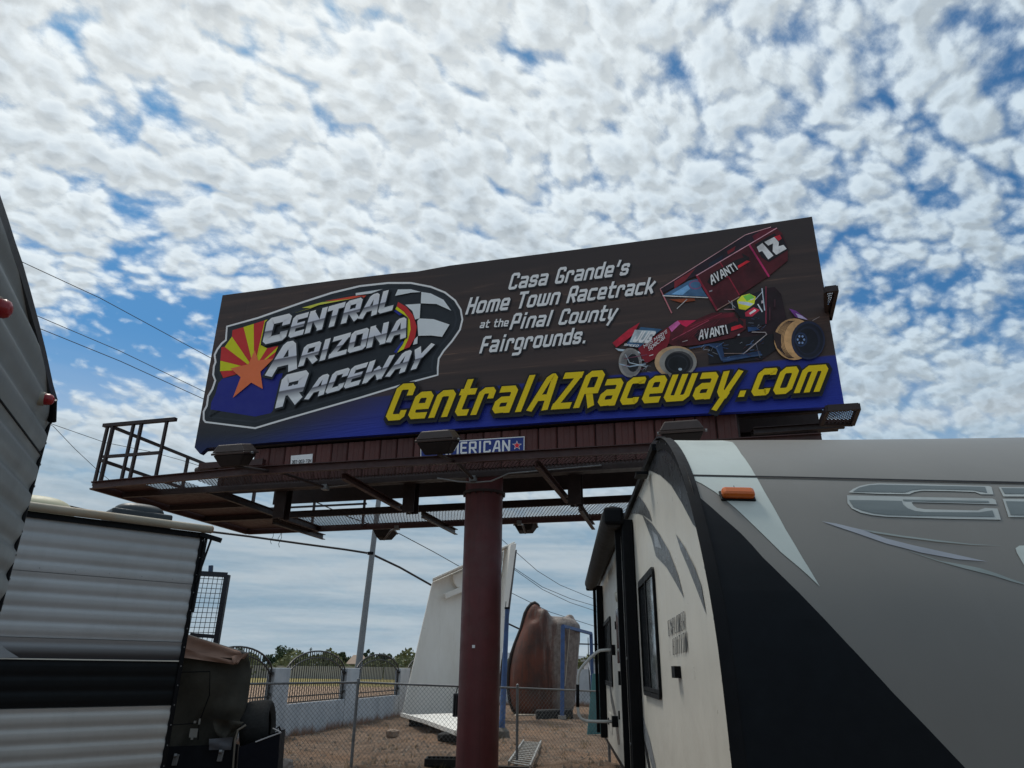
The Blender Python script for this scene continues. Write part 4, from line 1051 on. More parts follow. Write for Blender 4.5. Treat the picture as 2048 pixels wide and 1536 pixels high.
for p in (hp[0], hp[-1]): MB().box(p, RS * .05, RN * .05, ZV * .07).build('bracket', M['black'], gh, bevel=.01)
for s_, z in ((3.3, .8), (7.6, .86)): MB().box(rp(s_, .006, z), RS * .4, RN * .006, ZV * .14).build('locker_door', M['rv_white'], rv, bevel=.01)
for s_, z, c in ((9.6, .75, (.3, .02, .02)), (9.9, .62, (.3, .02, .02)), (7.9, .86, (.02, .02, .02))): MB().box(rp(s_, .02, z), RS * .05, RN * .015, ZV * .05).build('marker', mat('marker_red' if c[0] > .1 else 'latch_black', c, .3), rv, bevel=.01)
sdecal('stripe', [(200, 1140), (215, 1210), (232, 1290), (250, 1430), (240, 1430), (226, 1320), (208, 1230)], M['mgrey'])
# ---- front surface coordinates
pv = [Vector((s_, z)) for s_, z in prof]
def front(px, py):
    """picture point to (distance across the front, arc index) on the swept front"""
    d_ = ray(px, py); best = None
    for i in range(len(pv) - 1):
        A = RP + RS * pv[i].x + ZV * pv[i].y; B = RP + RS * pv[i + 1].x + ZV * pv[i + 1].y
        n = (B - A).cross(RF)
        den = d_.dot(n)
        if abs(den) < 1e-9: continue
        k = (A - CAM).dot(n) / den
        P = CAM + d_ * k; e = B - A
        # solve P - A = t e + w RF
        ee, ef, ff = e.dot(e), e.dot(RF), 1.0
        pe, pf_ = (P - A).dot(e), (P - A).dot(RF)
        det = ee * ff - ef * ef; t = (pe * ff - pf_ * ef) / det; w_ = (pf_ * ee - pe * ef) / det
        if k > 0 and -1e-6 <= t <= 1 + 1e-6:
            if best is None or k < best[0]: best = (k, w_, i + t)
    if best is None:      # above the crest: clamp to it
        return None
    return best[1], best[2]
def fpos(w_, t, lift):
    t = min(max(t, 0), len(pv) - 1.0001); i = int(t); q_ = pv[i].lerp(pv[i + 1], t - i)
    d_ = (pv[i + 1] - pv[i]).normalized(); n = Vector((-d_.y, d_.x))
    if n.x > 0: n = -n
    q_ = q_ + n * lift
    return RP + RS * q_.x + ZV * q_.y + RF * w_ + crown(w_, t)
def fdecal(pts, lift, m_, zf=None, parent=None, name='stripe', add=()):
    q_ = []
    for p in pts:
        pp = zf(*p) if zf else p
        r_ = front(*pp)
        yy = pp[1]
        while r_ is None: yy += 1.0; r_ = front(pp[0], yy); 
        q_.append(r_)
    q_ += list(add)
    bm = bmesh.new(); f = bm.faces.new([bm.verts.new((a, b, 0)) for a, b in q_])
    for i in range(int(min(b for a, b in q_)) , int(max(b for a, b in q_)) + 2):
        bmesh.ops.bisect_plane(bm, geom=bm.verts[:] + bm.edges[:] + bm.faces[:], plane_co=(0, i, 0), plane_no=(0, 1, 0), dist=1e-5)
    bmesh.ops.triangulate(bm, faces=bm.faces[:]); bm.verts.index_update()
    a = MB(); a.add([fpos(v.co.x, v.co.y, lift) for v in bm.verts], [[v.index for v in f.verts] for f in bm.faces]); bm.free()
    return a.build(name, m_, parent, smooth=True, fix=False)
cap = [o for o in rv.children if o.name.startswith('front_cap')][0]
M['rv_wstripe'] = mat('pale_green_white_vinyl', (.48, .53, .50), .4, var=.06, scale=3, streak=.05)
M['rv_black'] = mat('gloss_black_vinyl', (.004, .0055, .008), .45, var=.2, spec=.12)
wst = [(470, 26), (600, 26), (716, 28), (760, 62), (800, 112), (860, 200), (905, 280), (1000, 450), (1080, 585), (1157, 712), (1100, 658), (980, 556), (860, 438), (800, 380), (740, 328), (680, 282), (620, 245), (570, 222), (556, 190), (530, 120), (500, 62)]
fdecal(wst, .003, M['rv_wstripe'], Z6, cap)
blk = [(575, 292), (610, 306), (650, 340), (720, 402), (800, 472), (850, 525), (900, 582), (975, 655), (1050, 728), (1180, 862), (1290, 980)]
bpx = [Z6(*p) for p in blk] + [(1785, 1385), (1860, 1462), (1930, 1536), (1990, 1600), (1990, 1700), (1480, 1700), (1476, 1536), (1468, 1430), (1458, 1340), (1446, 1256), (1433, 1180), (1416, 1107), (1402, 1050), (1389, 1002)]
fdecal(bpx, .003, M['rv_black'], None, cap)
SIL, SIL2, LOGL, LOGD = mat('silver_vinyl', (.30, .32, .36), .35), mat('silver_green_vinyl', (.24, .28, .27), .35), mat('logo_edge', (.36, .39, .38), .35), None
fdecal([(500, 640), (600, 655), (700, 680), (780, 698), (860, 712), (830, 716), (950, 760), (1150, 810), (1380, 860), (1660, 922), (1450, 905), (1200, 860), (950, 795), (750, 725), (600, 675)], .003, SIL, ZR, cap)
fdecal([(780, 697), (860, 710), (1050, 740), (1300, 772), (1540, 800), (1762, 812), (1540, 806), (1300, 784), (1050, 752), (860, 722)], .005, SIL2, ZR, cap)
fdecal([(1085, 840), (1200, 876), (1320, 915), (1440, 935), (1600, 965), (1740, 1010), (1830, 1045), (1925, 1076), (1925, 1086), (1820, 1058), (1700, 1020), (1500, 970), (1300, 915)], .003, SIL2, ZR, cap)
fdecal([(2000, 806), (1880, 810), (1852, 828), (1862, 860), (1913, 948), (2000, 1050)], .003, M['rv_wstripe'], ZR, cap)
logom = bpy.data.materials.new('logo_fill'); logom.use_nodes = True; LG = NB(logom.node_tree)
LG.put(logom.node_tree.nodes['Principled BSDF'].inputs['Base Color'], LG.mix(LG.noise(LG.v('MULTIPLY', LG.n('ShaderNodeTexCoord').outputs['Object'], (1, 1, 9)), 1.6, 3, .5), (.06, .08, .085), (.17, .20, .20)))
logom.node_tree.nodes['Principled BSDF'].inputs['Roughness'].default_value = .35
em = thing('tmp', (0, 0, 0), None, None); bpy.data.objects.remove(em)
lo_ = fdecal([(686, 440), (720, 415), (765, 395), (820, 383), (890, 377), (1100, 380), (1400, 388), (1665, 395), (1685, 402), (1699, 454), (1610, 453), (1570, 437), (1400, 431), (1200, 428), (1150, 436), (1110, 453), (900, 450)], .004, LOGL, ZR, cap, 'logo')
fdecal([(715, 436), (760, 408), (830, 391), (900, 386), (1200, 393), (1640, 402), (1652, 442), (1600, 434), (1560, 425), (1400, 420), (1200, 417), (1130, 425), (1080, 441)], .006, logom, ZR, cap, 'logo_fill')
fdecal([(676, 460), (900, 465), (1200, 472), (1690, 482), (1712, 492), (1722, 523), (1400, 514), (1140, 508), (1128, 510), (1140, 530), (1165, 548), (1220, 557), (1590, 566), (1640, 548), (1726, 552), (1750, 630), (1400, 624), (1150, 616), (950, 609), (850, 598), (770, 580), (710, 552), (680, 515)], .004, LOGL, ZR, cap, 'logo')
fdecal([(690, 494), (850, 496), (1058, 500), (1068, 525), (1100, 552), (1150, 570), (1220, 578), (1600, 580), (1690, 566), (1706, 610), (1400, 606), (1150, 602), (960, 598), (860, 586), (780, 566), (720, 542)], .006, logom, ZR, cap, 'logo_fill')
fdecal([(1065, 490), (1660, 500), (1668, 508), (1660, 512), (1068, 500)], .006, logom, ZR, cap, 'logo_fill')
for o_, i_ in (([(1735, 402), (2000, 405), (2000, 469), (1768, 468)], [(1752, 410), (2000, 413), (2000, 452), (1776, 450)]), ([(1762, 484), (2000, 488), (2000, 614), (1803, 612)], [(1784, 502), (2000, 506), (2000, 600), (1818, 598)])):
    fdecal(o_, .004, LOGL, ZR, cap, 'logo'); fdecal(i_, .006, logom, ZR, cap, 'logo_fill')
# seam across the front
fdecal([(1379, 950.5), (1600, 955), (1800, 960), (2060, 965.5), (2060, 969), (1800, 963), (1600, 958), (1379, 953.5)], .006, M['black'], None, cap, 'seam')
# amber marker lamp
w0, t0 = front(1474, 994)
tA, tB = fpos(w0, t0 - .35, 0), fpos(w0, t0 + .35, 0); tv = (tB - tA).normalized(); nv = RF.cross(tv); nv = nv if nv.dot(CAM - tA) > 0 else -nv
pc0 = fpos(w0, t0, 0)
MB().box(pc0 + nv * .006, RF * .098, tv * .040, nv * .006).build('lamp_base', M['black'], cap, bevel=.01)
am = bpy.data.materials.new('amber_lens'); am.use_nodes = True
ab = am.node_tree.nodes['Principled BSDF']; ab.inputs['Base Color'].default_value = (.52, .11, .012, 1); ab.inputs['Roughness'].default_value = .25; ab.inputs['Subsurface Weight'].default_value = 0
MB().box(pc0 + nv * .028, RF * .092, tv * .034, nv * .024).build('marker_lamp', am, cap, bevel=.02)
MB().beam(pc0 + tv * -.05, pc0 + tv * -.09 + nv * .01, .003, .003).build('wire_stub', M['black'], cap)

# ================================================================== corrugated travel trailer, lower left
def rib_profile(z0, z1, period, depth, ph=0.0, n=9):
    out = []; k = 0; z = z0
    N_s = max(6, int((z1 - z0) / period * n))
    for i in range(N_s + 1):
        z = z0 + (z1 - z0) * i / N_s; x = ((z - z0) / period + ph) % 1.0
        # broad flat swell with one soft crease
        o = depth * (.5 - .5 * math.cos(2 * math.pi * min(1, x / .52) * .5) if x < .52 else (1.0 if x < .80 else .5 + .5 * math.cos(math.pi * (x - .80) / .20)))
        out.append((z, o))
    return out
AB = R(48); BS = Vector((math.sin(AB), math.cos(AB), 0)); BN = Vector((math.cos(AB), -math.sin(AB), 0))
BP = at_z(410, 1062, 3.0); BP = Vector((BP.x, BP.y, 0))
def b_(s, out, z): return BP + BS * s + BN * out + ZV * z
def bsz(px, py, out=0.0):
    P = on_plane(px, py, BP + BN * out, BN); return (P - BP).dot(BS), P.z
cb = thing('travel_trailer', b_(-3, -1.2, 0), 'white ribbed travel trailer with a wide black band and beige awning tube along the roof', 'travel trailer', 'ribbed travel trailers at the left')
LB_ = 6.2
zt = 2.93; z_seam1 = bsz(375, 1168)[1]; z_dark = bsz(351, 1284)[1]; z_line = bsz(344, 1322)[1]; z_blk = bsz(327, 1411)[1]
def siding(name, z0, z1, m_, parent, pos, s0, s1, period=.128, depth=.017, ph=0.0):
    pr_ = rib_profile(z0 + .003, z1 - .003, period, depth, ph)
    g = MB(); g.grid([[pos(s0, o, z), pos(s0 * .5 + s1 * .5, o, z), pos(s1, o, z)] for z, o in [(z0 + .003, -.006)] + pr_ + [(z1 - .003, -.006)]])
    return g.build(name, m_, parent, smooth=True, auto=50)
M['sid_white'] = mat('ribbed_aluminium_white', (.40, .415, .425), .42, var=.05, scale=2, streak=.10, dirt=(.22, .22, .21), dirt_amt=.25, spec=.5)
M['sid_low'] = mat('ribbed_aluminium_cream', (.43, .425, .41), .42, var=.05, scale=2, streak=.10, dirt=(.25, .24, .22), dirt_amt=.25)
M['sid_black'] = mat('ribbed_aluminium_black', (.005, .0065, .008), .45, var=.2, spec=.15)
gs = bpy.data.materials.new('fade_band'); gs.use_nodes = True; GS = NB(gs.node_tree)
gz_ = GS.sep(GS.n('ShaderNodeNewGeometry').outputs['Position'])[2]
GS.put(gs.node_tree.nodes['Principled BSDF'].inputs['Base Color'], GS.mix(GS.step(gz_, z_line, z_dark + .02), (.022, .026, .034), (.30, .31, .32))); gs.node_tree.nodes['Principled BSDF'].inputs['Roughness'].default_value = .4
siding('siding_sheet', z_seam1, zt, M['sid_white'], cb, b_, -LB_, -.03, ph=.3)
siding('siding_sheet', z_dark, z_seam1, M['sid_white'], cb, b_, -LB_, -.03, ph=.0)
siding('siding_sheet', z_line, z_dark, gs, cb, b_, -LB_, -.03)
siding('black_band', z_blk, z_line, M['sid_black'], cb, b_, -LB_, -.03, depth=.008)
siding('siding_sheet', .45, z_blk, M['sid_low'], cb, b_, -LB_, -.03)
MB().box(b_(-LB_ / 2, .012, z_line), BS * (LB_ / 2 - .03), BN * .004, ZV * .005).build('pin_stripe', M['rv_white'], cb)
# pale swoosh ending on the dark band
q_ = [(0, 1288), (14, 1300), (38, 1315), (0, 1316)]
dk = MB(); poly(dk, q_ + [(-60, 1316), (-60, 1262)], lambda x, y, l: on_plane(x, y, BP + BN * (.02 + l), BN), .0); dk.build('stripe', M['lgrey'], cb, fix=False)
MB().hexa([b_(-LB_, -.02, .42), b_(-.02, -.02, .42), b_(-.02, -2.4, .42), b_(-LB_, -2.4, .42), b_(-LB_, -.02, 2.95), b_(-.02, -.02, 2.95), b_(-.02, -2.4, 2.95), b_(-LB_, -2.4, 2.95)]).build('body', M['sid_white'], cb)
MB().box(b_(-.02, .0, 1.68), BS * .022, BN * .03, ZV * 1.27).build('corner_trim', M['black'], cb, bevel=.008)
MB().box(b_(-LB_ / 2, .012, 2.945), BS * (LB_ / 2), BN * .02, ZV * .028).build('roof_trim_and_shade', M['black'], cb)  # black strip stands in for the shadow under the awning tube
M['beige'] = mat('weathered_beige_vinyl', (.30, .27, .21), .6, var=.15, scale=4, dirt=(.36, .20, .08), dirt_amt=.35)
tb = MB().tube([b_(-LB_, .075, 3.01), b_(-2, .075, 3.01), b_(.04, .075, 3.01)], .042, 16).build('awning_tube', M['beige'], cb, smooth=True, auto=50)
MB().tube([b_(.04, .075, 3.01), b_(.055, .075, 3.01)], [.044, .03], 16).build('end_cap', mat('rusty_orange', (.32, .13, .04), .7, var=.4), tb)
MB().beam(b_(-.05, .03, 2.955), b_(.15, .12, 2.90), .06, .045).build('awning_bracket', M['black'], cb)
MB().beam(b_(.05, .10, 2.93), b_(-.02, .05, 2.45), .012, .02).build('strut', M['black'], cb)
MB().beam(b_(.01, .05, 2.93), b_(.0, .04, 2.15), .03, .02).build('strut', M['black'], cb)
def bq(px, py, out): return on_plane(px, py, BP + BN * out, BN)
# roof vents
def dome(c, a, b, h, m_, name, parent, n=10, flat=.25, p=2.6):
    g = MB(); rows = []
    for i in range(n + 1):
        t = i / n * math.pi / 2; rr_ = math.cos(t) ** (2 / p); zz_ = math.sin(t) ** (2 / p) * h
        row = []
        for k in range(29):
            an = 2 * math.pi * k / 28; cx, sy = math.cos(an), math.sin(an)
            row.append(c + BS * a * rr_ * math.copysign(abs(cx) ** .7, cx) + BN * b * rr_ * math.copysign(abs(sy) ** .7, sy) + ZV * zz_)
        rows.append(row)
    g.grid(rows); return g.build(name, m_, parent, smooth=True)
c1 = bq(70, 1021, -.32); dome(Vector((c1.x, c1.y, 2.96)), .34, .26, bq(70, 992, -.32).z - 2.96, mat('cream_plastic', (.46, .44, .30), .5, var=.06), 'roof_vent', cb)
c2 = bq(273, 1045, -.3); hv = bq(273, 1027, -.3).z; bx = MB().box(Vector((c2.x, c2.y, (2.96 + hv) / 2)), BS * .30, BN * .2, ZV * (hv - 2.96) / 2).build('air_vent', mat('dark_teal_plastic', (.018, .026, .032), .45), cb, bevel=.02)
dome(Vector((c2.x, c2.y, hv - .01)), .25, .18, bq(273, 1008, -.3).z - hv + .01, bx.data.materials[0], 'vent_lid', bx)
MB().tube([bq(138, 1014, -.3), bq(165, 1020, -.3), bq(214, 1030, -.3)], .018, 8).build('roof_hose', M['black'], cb)
for s_ in (-1.6, -2.5): MB().tube([b_(s_, -.2, .33), b_(s_, -.02, .33)], .33, 24).build('wheel', M['black_rub'], cb)

# ================================================================== ribbed travel trailer close by, far left
AC = R(-22); CS = Vector((math.sin(AC), math.cos(AC), 0)); CN_ = Vector((math.cos(AC), -math.sin(AC), 0))
CP = at_z(107, 800, 2.9); CP = Vector((CP.x, CP.y, 0))
def c_(s, out, z): return CP + CS * s + CN_ * out + ZV * z
def csz(px, py, out=0.0):
    P = on_plane(px, py, CP + CN_ * out, CN_); return (P - CP).dot(CS), P.z
ca_ = thing('travel_trailer', c_(-2, -1.2, 0), 'grey ribbed travel trailer with two round red marker lamps under its curved roof edge', 'travel trailer', 'ribbed travel trailers at the left')
edge_px = [(0, 393), (16, 440), (30, 485), (45, 528), (62, 588), (78, 648), (92, 705), (106, 770)]
top = [csz(*p, .018) for p in edge_px]; top = [(-5.0, top[0][1] + .12), (-3.2, top[0][1] + .10), (-2.1, top[0][1] + .05)] + top
top.append((0.0, 2.90)); 
def ztop(s):
    for (a, za), (b, zb_) in zip(top, top[1:]):
        if a <= s <= b: return za + (zb_ - za) * (s - a) / max(1e-6, b - a)
    return top[-1][1]
M['sidA'] = mat('ribbed_aluminium_grey', (.225, .243, .245), .45, var=.06, scale=2, streak=.12, dirt=(.16, .17, .17), dirt_amt=.3)
seams = [csz(0, 807)[1], csz(65, 910)[1]]
zs1 = (csz(20, 835)[1]); 
# sheets follow the sloping top: columns of the grid stop at the roof edge
def sheetA(z0, z1, ph):
    ns = 24; g = MB(); rows = []
    prf = rib_profile(z0 + .003, z1 - .003, .135, .017, ph)
    for z, o in [(z0 + .003, -.006)] + prf + [(z1 - .003, -.006)]:
        rows.append([c_(s, o, min(z, ztop(s) - .01)) for s in [-5 + 5 * k / ns for k in range(ns + 1)]])
    g.grid(rows); return g.build('siding_sheet', M['sidA'], ca_, smooth=True, auto=50)
sheetA(zs1, 3.32, .1); sheetA(1.75, zs1, .0); sheetA(1.05, 1.75, .0); sheetA(.45, 1.05, 0)
bd = [c_(s, -.02, z) for s, z in [(-5, .42)] + top + [(0, .42)]]
MB().prism(bd, CN_ * -2.4).build('body', M['sidA'], ca_)
MB().box(c_(.0, .0, 1.66), CS * .012, CN_ * .016, ZV * 1.25).build('corner_trim', M['black'], ca_, bevel=.008)
tr = MB()
sec = []
for i, (s, z) in enumerate(top):
    a = Vector(top[max(0, i - 1)]); b2 = Vector(top[min(len(top) - 1, i + 1)]); t = (b2 - a).normalized(); n = Vector((-t.y, t.x))
    o1 = Vector((s, z)) + n * .004; o2 = Vector((s, z)) - n * .04
    sec.append([c_(o1.x, -.02, o1.y), c_(o1.x, .018, o1.y), c_(o2.x, .017, o2.y), c_(o2.x, -.0, o2.y)])
tr.grid(sec).build('roof_trim_and_shade', mat('roof_trim_dark', (.03, .035, .042), .4), ca_, smooth=True, auto=30)
redl = mat('red_lens', (.30, .012, .02), .25, var=.1)
def lampA(px, py, a, b, base):
    p = on_plane(px, py, CP + CN_ * .03, CN_)
    bs_ = MB(); bs_.tube([p - CN_ * .03, p + CN_ * .004], [a * 1.25, a * 1.2], 20)
    o = bs_.build('lamp_base', mat('lamp_base_beige', (.35, .33, .27), .5), ca_, smooth=True, auto=40)
    l_ = MB(); l_.tube([p, p + CN_ * .02, p + CN_ * .035, p + CN_ * .042], [a, a, a * .8, a * .4], 20); l_.build('lens', redl, o, smooth=True, auto=50)
lampA(88, 798, .027, .03, True); lampA(-3, 616, .036, .05, False)
p = on_plane(108, 800, CP + CN_ * .03, CN_); MB().tube([p, p + CS * .07 - ZV * .09], [.014, .02], 10).build('gutter_spout', M['black'], ca_)
MB().box(c_(-2.5, .012, zs1), CS * 2.49, CN_ * .003, ZV * .004).build('seam', M['black'], ca_)

# ================================================================== block wall with arched iron panels
WP = Vector((-5.6, 19.4, 0)); WS = Vector((1.8, 9.4, 0)).normalized(); WN = Vector((WS.y, -WS.x, 0))    # WN points to the yard side
def wp_(s, out, z): return WP + WS * s + WN * out + ZV * z
wm = bpy.data.materials.new('pale_blue_stucco'); wm.use_nodes = True; WM = NB(wm.node_tree); wb = wm.node_tree.nodes['Principled BSDF']
wpos = WM.n('ShaderNodeNewGeometry').outputs['Position']; wz = WM.sep(wpos)[2]
wn_ = WM.noise(wpos, 1.6, 6, .65); wn2 = WM.noise(WM.v('MULTIPLY', wpos, (1, 1, .25)), 2.2, 5, .6)
wc = WM.mix(WM.step(wn_, .3, .7), (.38, .42, .46), (.50, .535, .57))
wc = WM.mix(WM.m('MULTIPLY', WM.step(wn2, .5, .75), .4), wc, (.17, .19, .21))
wc = WM.mix(WM.step(WM.m('ADD', wz, WM.m('MULTIPLY', wn2, -.45)), -.02, -.26), wc, (.21, .11, .065))
WM.put(wb.inputs['Base Color'], wc); wb.inputs['Roughness'].default_value = .9
wbp = WM.n('ShaderNodeBump'); wbp.inputs['Strength'].default_value = .4; wbp.inputs['Distance'].default_value = .01
WM.put(wbp.inputs['Height'], WM.noise(wpos, 30, 4, .6)); WM.put(wb.inputs['Normal'], wbp.outputs[0])
wall = thing('block_wall', wp_(3, 0, 0), 'pale blue stucco wall with square pillars holding arched iron panels', 'wall')
TH = .11
pil = [(-4.6, -3.75), (-.60, .21), (3.90, 4.85), (8.86, 9.93), (13.9, 14.9), (18.9, 19.6)]
HP = 1.585
for a, b in pil: MB().box(wp_((a + b) / 2, -TH, HP / 2 - .05), WS * ((b - a) / 2), WN * TH, ZV * (HP / 2 + .05)).build('pillar', wm, wall, bevel=.015)
gaps = [(-3.75, -.60, .76), (.21, 3.90, .725), (4.85, 8.86, .69), (9.93, 13.9, .69), (14.9, 18.9, .69)]
for a, b, h in gaps: MB().box(wp_((a + b) / 2, -TH, h / 2 - .05), WS * ((b - a) / 2 - .002), WN * (TH - .02), ZV * (h / 2 + .05)).build('low_wall', wm, wall, bevel=.012)
M['iron'] = mat('black_wrought_iron', (.020, .020, .021), .5, var=.2)
places = ['iron picket panel with an arched top behind the tarp covered camper, nearest of its wall', 'arched iron picket panel left of the light pole, with the lone palm above it',
          'arched iron picket panel in front of the light pole base, beside the white slab', 'mostly hidden arched iron panel whose rim shows beside the white slab', 'iron picket panel hidden behind the leaning white slab']
for k, (a, b, h) in enumerate(gaps[:4]):
    W_ = b - a; cx = (a + b) / 2; pk = 2.03; sp_ = HP - .03
    ip = thing('iron_fence_panel', wp_(cx, -TH, h), places[k], 'fence panel', 'arched iron panels in the block wall')
    def arch(s, dz=0.0, sh=0.0):
        x = (s - cx) / (W_ / 2 - sh); x = max(-1, min(1, x)); return sp_ + (pk - sp_) * math.sqrt(max(0, 1 - x * x)) ** 1.25 - dz
    y_ = -TH
    for s in (a + .03, b - .03): MB().beam(wp_(s, y_, h + .01), wp_(s, y_, sp_), .045, .045, WS).build('post', M['iron'], ip)
    pts = [wp_(cx + (W_ / 2) * math.sin(R(t)) , y_, arch(cx + (W_ / 2) * math.sin(R(t)))) for t in range(-90, 91, 10)]
    MB().tube(pts, .022, 6).build('arch_rail', M['iron'], ip)
    pts = [wp_(cx + (W_ / 2 - .04) * math.sin(R(t)), y_, arch(cx + (W_ / 2) * math.sin(R(t))) - .17) for t in range(-90, 91, 10)]
    MB().tube(pts, .018, 6).build('arch_rail', M['iron'], ip)
    for z in (h + .03, h + .17): MB().beam(wp_(a + .03, y_, z), wp_(b - .03, y_, z), .035, .03).build('rail', M['iron'], ip)
    for s, z in ((b - .04, sp_ - .1), (b - .04, h + .22)): MB().box(wp_(s, y_ + .05, z), WS * .03, WN * .03, ZV * .035).build('bracket', M['iron'], ip)
    n = 27; base = None
    for i in range(1, n):
        s = a + .03 + (W_ - .06) * i / n; zt_ = arch(s)
        if base is None:
            base = MB().box(Vector((0, 0, .5)), WS * .009, WN * .009, ZV * .5).build('picket', M['iron'], None); base.parent = ip; p = base
        else: p = base.copy(); COL.objects.link(p)
        p.location = wp_(s, y_, h + .02) - ip.location; p.scale = (1, 1, zt_ - h - .02)
# wall turning across behind the yard
TW = [wp_(19.6, 0, 0), Vector((8.5, 36.5, 0))]
tw = MB().box((TW[0] + TW[1]) / 2 + ZV * .78, (TW[1] - TW[0]) / 2, Vector((0, .1, 0)), ZV * .86).build('block_wall', wm, None)
tag(tw, 'plain pale blue wall across the back of the yard behind the rusty shell', 'wall')
sh = thing('shed', (6.2, 43.5, 0), 'small pale blue shed with a dark opening seen beside the trailer grab handle', 'shed')
MB().box((6.1, 43.5, 1.0), (1.7, 0, 0), (0, 1.2, 0), (0, 0, 1.05)).build('wall', wm, sh)
MB().box((4.95, 42.28, 1.1), (.34, 0, 0), (0, .02, 0), (0, 0, .55)).build('opening', M['glass'], sh)
MB().box((6.1, 43.5, 2.09), (1.85, 0, 0), (0, 1.35, 0), (0, 0, .05)).build('roof', mat('shed_roof', (.12, .14, .14), .7), sh)

# ================================================================== chain-link fence
def azD(px, D, z): d_ = ray(px, 1370); k = D / math.hypot(d_.x, d_.y); return Vector((d_.x * k, d_.y * k, z))
HF = 1.37
fp = [azD(380, 13.4, 1.33), azD(500, 14.0, 1.345), azD(716, 14.6, 1.367), azD(930, 14.4, 1.32), azD(1035, 14.6, 1.30), azD(1200, 15.6, 1.235), azD(1214, 15.8, 1.23)]
cf = thing('chain_link_fence', (0, 12.4, 0), 'galvanised chain link fence with thin posts and top rail across the yard', 'fence')
MB().tube(fp[:4], .019, 8).build('top_rail', M['galv'], cf); MB().tube(fp[3:], .016, 8).build('top_rail', M['galv'], cf)
for i, r_ in ((2, .028), (4, .026), (0, .03), (6, .03)):
    p = fp[i]; po = MB().tube([Vector((p.x, p.y, -.1)), Vector((p.x, p.y, p.z + (.05 if i == 4 else .0)))], r_, 10).build('post', M['galv'], cf, smooth=True, auto=40)
    MB().tube([Vector((p.x, p.y, p.z - .02)), Vector((p.x, p.y, p.z + .06)), Vector((p.x, p.y, p.z + .075))], [r_ * 1.15, r_ * 1.0, r_ * .4], 10).build('cap', M['galv'], po)
def fabric(A, B, sp_=.078, r_=.0026):
    HA, HB = A.z, B.z; A = Vector((A.x, A.y, .03)); B = Vector((B.x, B.y, .03)); L = (B - A).length; T = (B - A) / L; N_ = T.cross(ZV); H = (HA + HB) / 2 - .03
    g = MB(); k = -int(H / sp_ / 1.15) - 1
    sl = .93
    while k * sp_ < L:
        for sg in (1, -1):
            u0 = k * sp_; u1 = u0 + H * sl
            t0 = max(0, -u0 / (u1 - u0)); t1 = min(1, (L - u0) / (u1 - u0))
            if t1 - t0 < .01: continue
            f_ = lambda t: A + T * (u0 + (u1 - u0) * t) + ZV * ((HA + (HB - HA) * (u0 + (u1 - u0) * t) / L - .03) * (t if sg == 1 else 1 - t)) + N_ * (sg * r_ * .6)
            g.tube([f_(t0), f_(t1)], r_, 3, cap=False)
        k += 1
    return g
for i in range(6):
    tag(fabric(fp[i], fp[i + 1]).build('chain_link_mesh', M['galv_wire'], cf, fix=False), kind='stuff')
# grey utility box on the fence just left of the red pole
ub = thing('utility_box', azD(917, 12.35, 1.0), 'small grey utility box with a thin conduit mounted beside the red pole', 'utility box')
c = azD(917, 12.35, 0)
q0 = at_D(917, 1410, 12.35)
MB().box(q0, (.085, 0, 0), (0, .05, 0), (0, 0, .17)).build('box', mat('dark_grey_enclosure', (.05, .055, .06), .5), ub, bevel=.01)
for dx in (-.055, -.02, .015): MB().box(q0 + Vector((dx, -.056, 0)), (.007, 0, 0), (0, .005, 0), (0, 0, .14)).build('rib', M['black'], ub)
MB().tube([at_D(911, 1393, 12.35), at_D(914, 1378, 12.35), at_D(920, 1368, 12.35)], .009, 6).build('conduit', M['black'], ub)

# ================================================================== tall white fibreglass slab, open at the front
wg = bpy.data.materials.new('weathered_white_fibreglass'); wg.use_nodes = True; WG = NB(wg.node_tree)
wo_ = WG.n('ShaderNodeTexCoord').outputs['Object']
wcg = WG.mix(WG.step(WG.noise(WG.v('MULTIPLY', wo_, (2, 2, .5)), .8, 6, .6), .3, .75), (.82, .80, .75), (.72, .69, .63))
wcg = WG.mix(WG.m('MULTIPLY', WG.step(WG.noise(WG.v('MULTIPLY', wo_, (5, 5, .45)), 1.1, 6, .65), .56, .78), .28), wcg, (.42, .37, .30))
wcg = WG.mix(WG.m('MULTIPLY', WG.step(WG.noise(wo_, 3.5, 7, .7), .62, .74), .3), wcg, (.22, .20, .17))
WG.put(wg.node_tree.nodes['Principled BSDF'].inputs['Base Color'], wcg); wg.node_tree.nodes['Principled BSDF'].inputs['Roughness'].default_value = .6
ws = thing('fibreglass_tray', at_z(850, 1440, 0) , 'tall leaning white fibreglass tray with a raised rim, standing behind the red pole', 'fibreglass tray')
DB = 27.6
def w_(px, py, D): return at_D(px, py, D)
A_, B_2 = w_(803, 1432, 27.6), w_(865, 1164, 27.9)
C_, D_2 = w_(1008, 1101, 28.6), w_(968, 1430, 28.3)
plate_ = MB(); nrm = (B_2 - A_).cross(D_2 - A_).normalized(); nrm = nrm if nrm.y > 0 else -nrm
plate_.prism([A_, B_2, C_, D_2], nrm * .10); plate_.build('back_plate', wg, ws, bevel=.02)
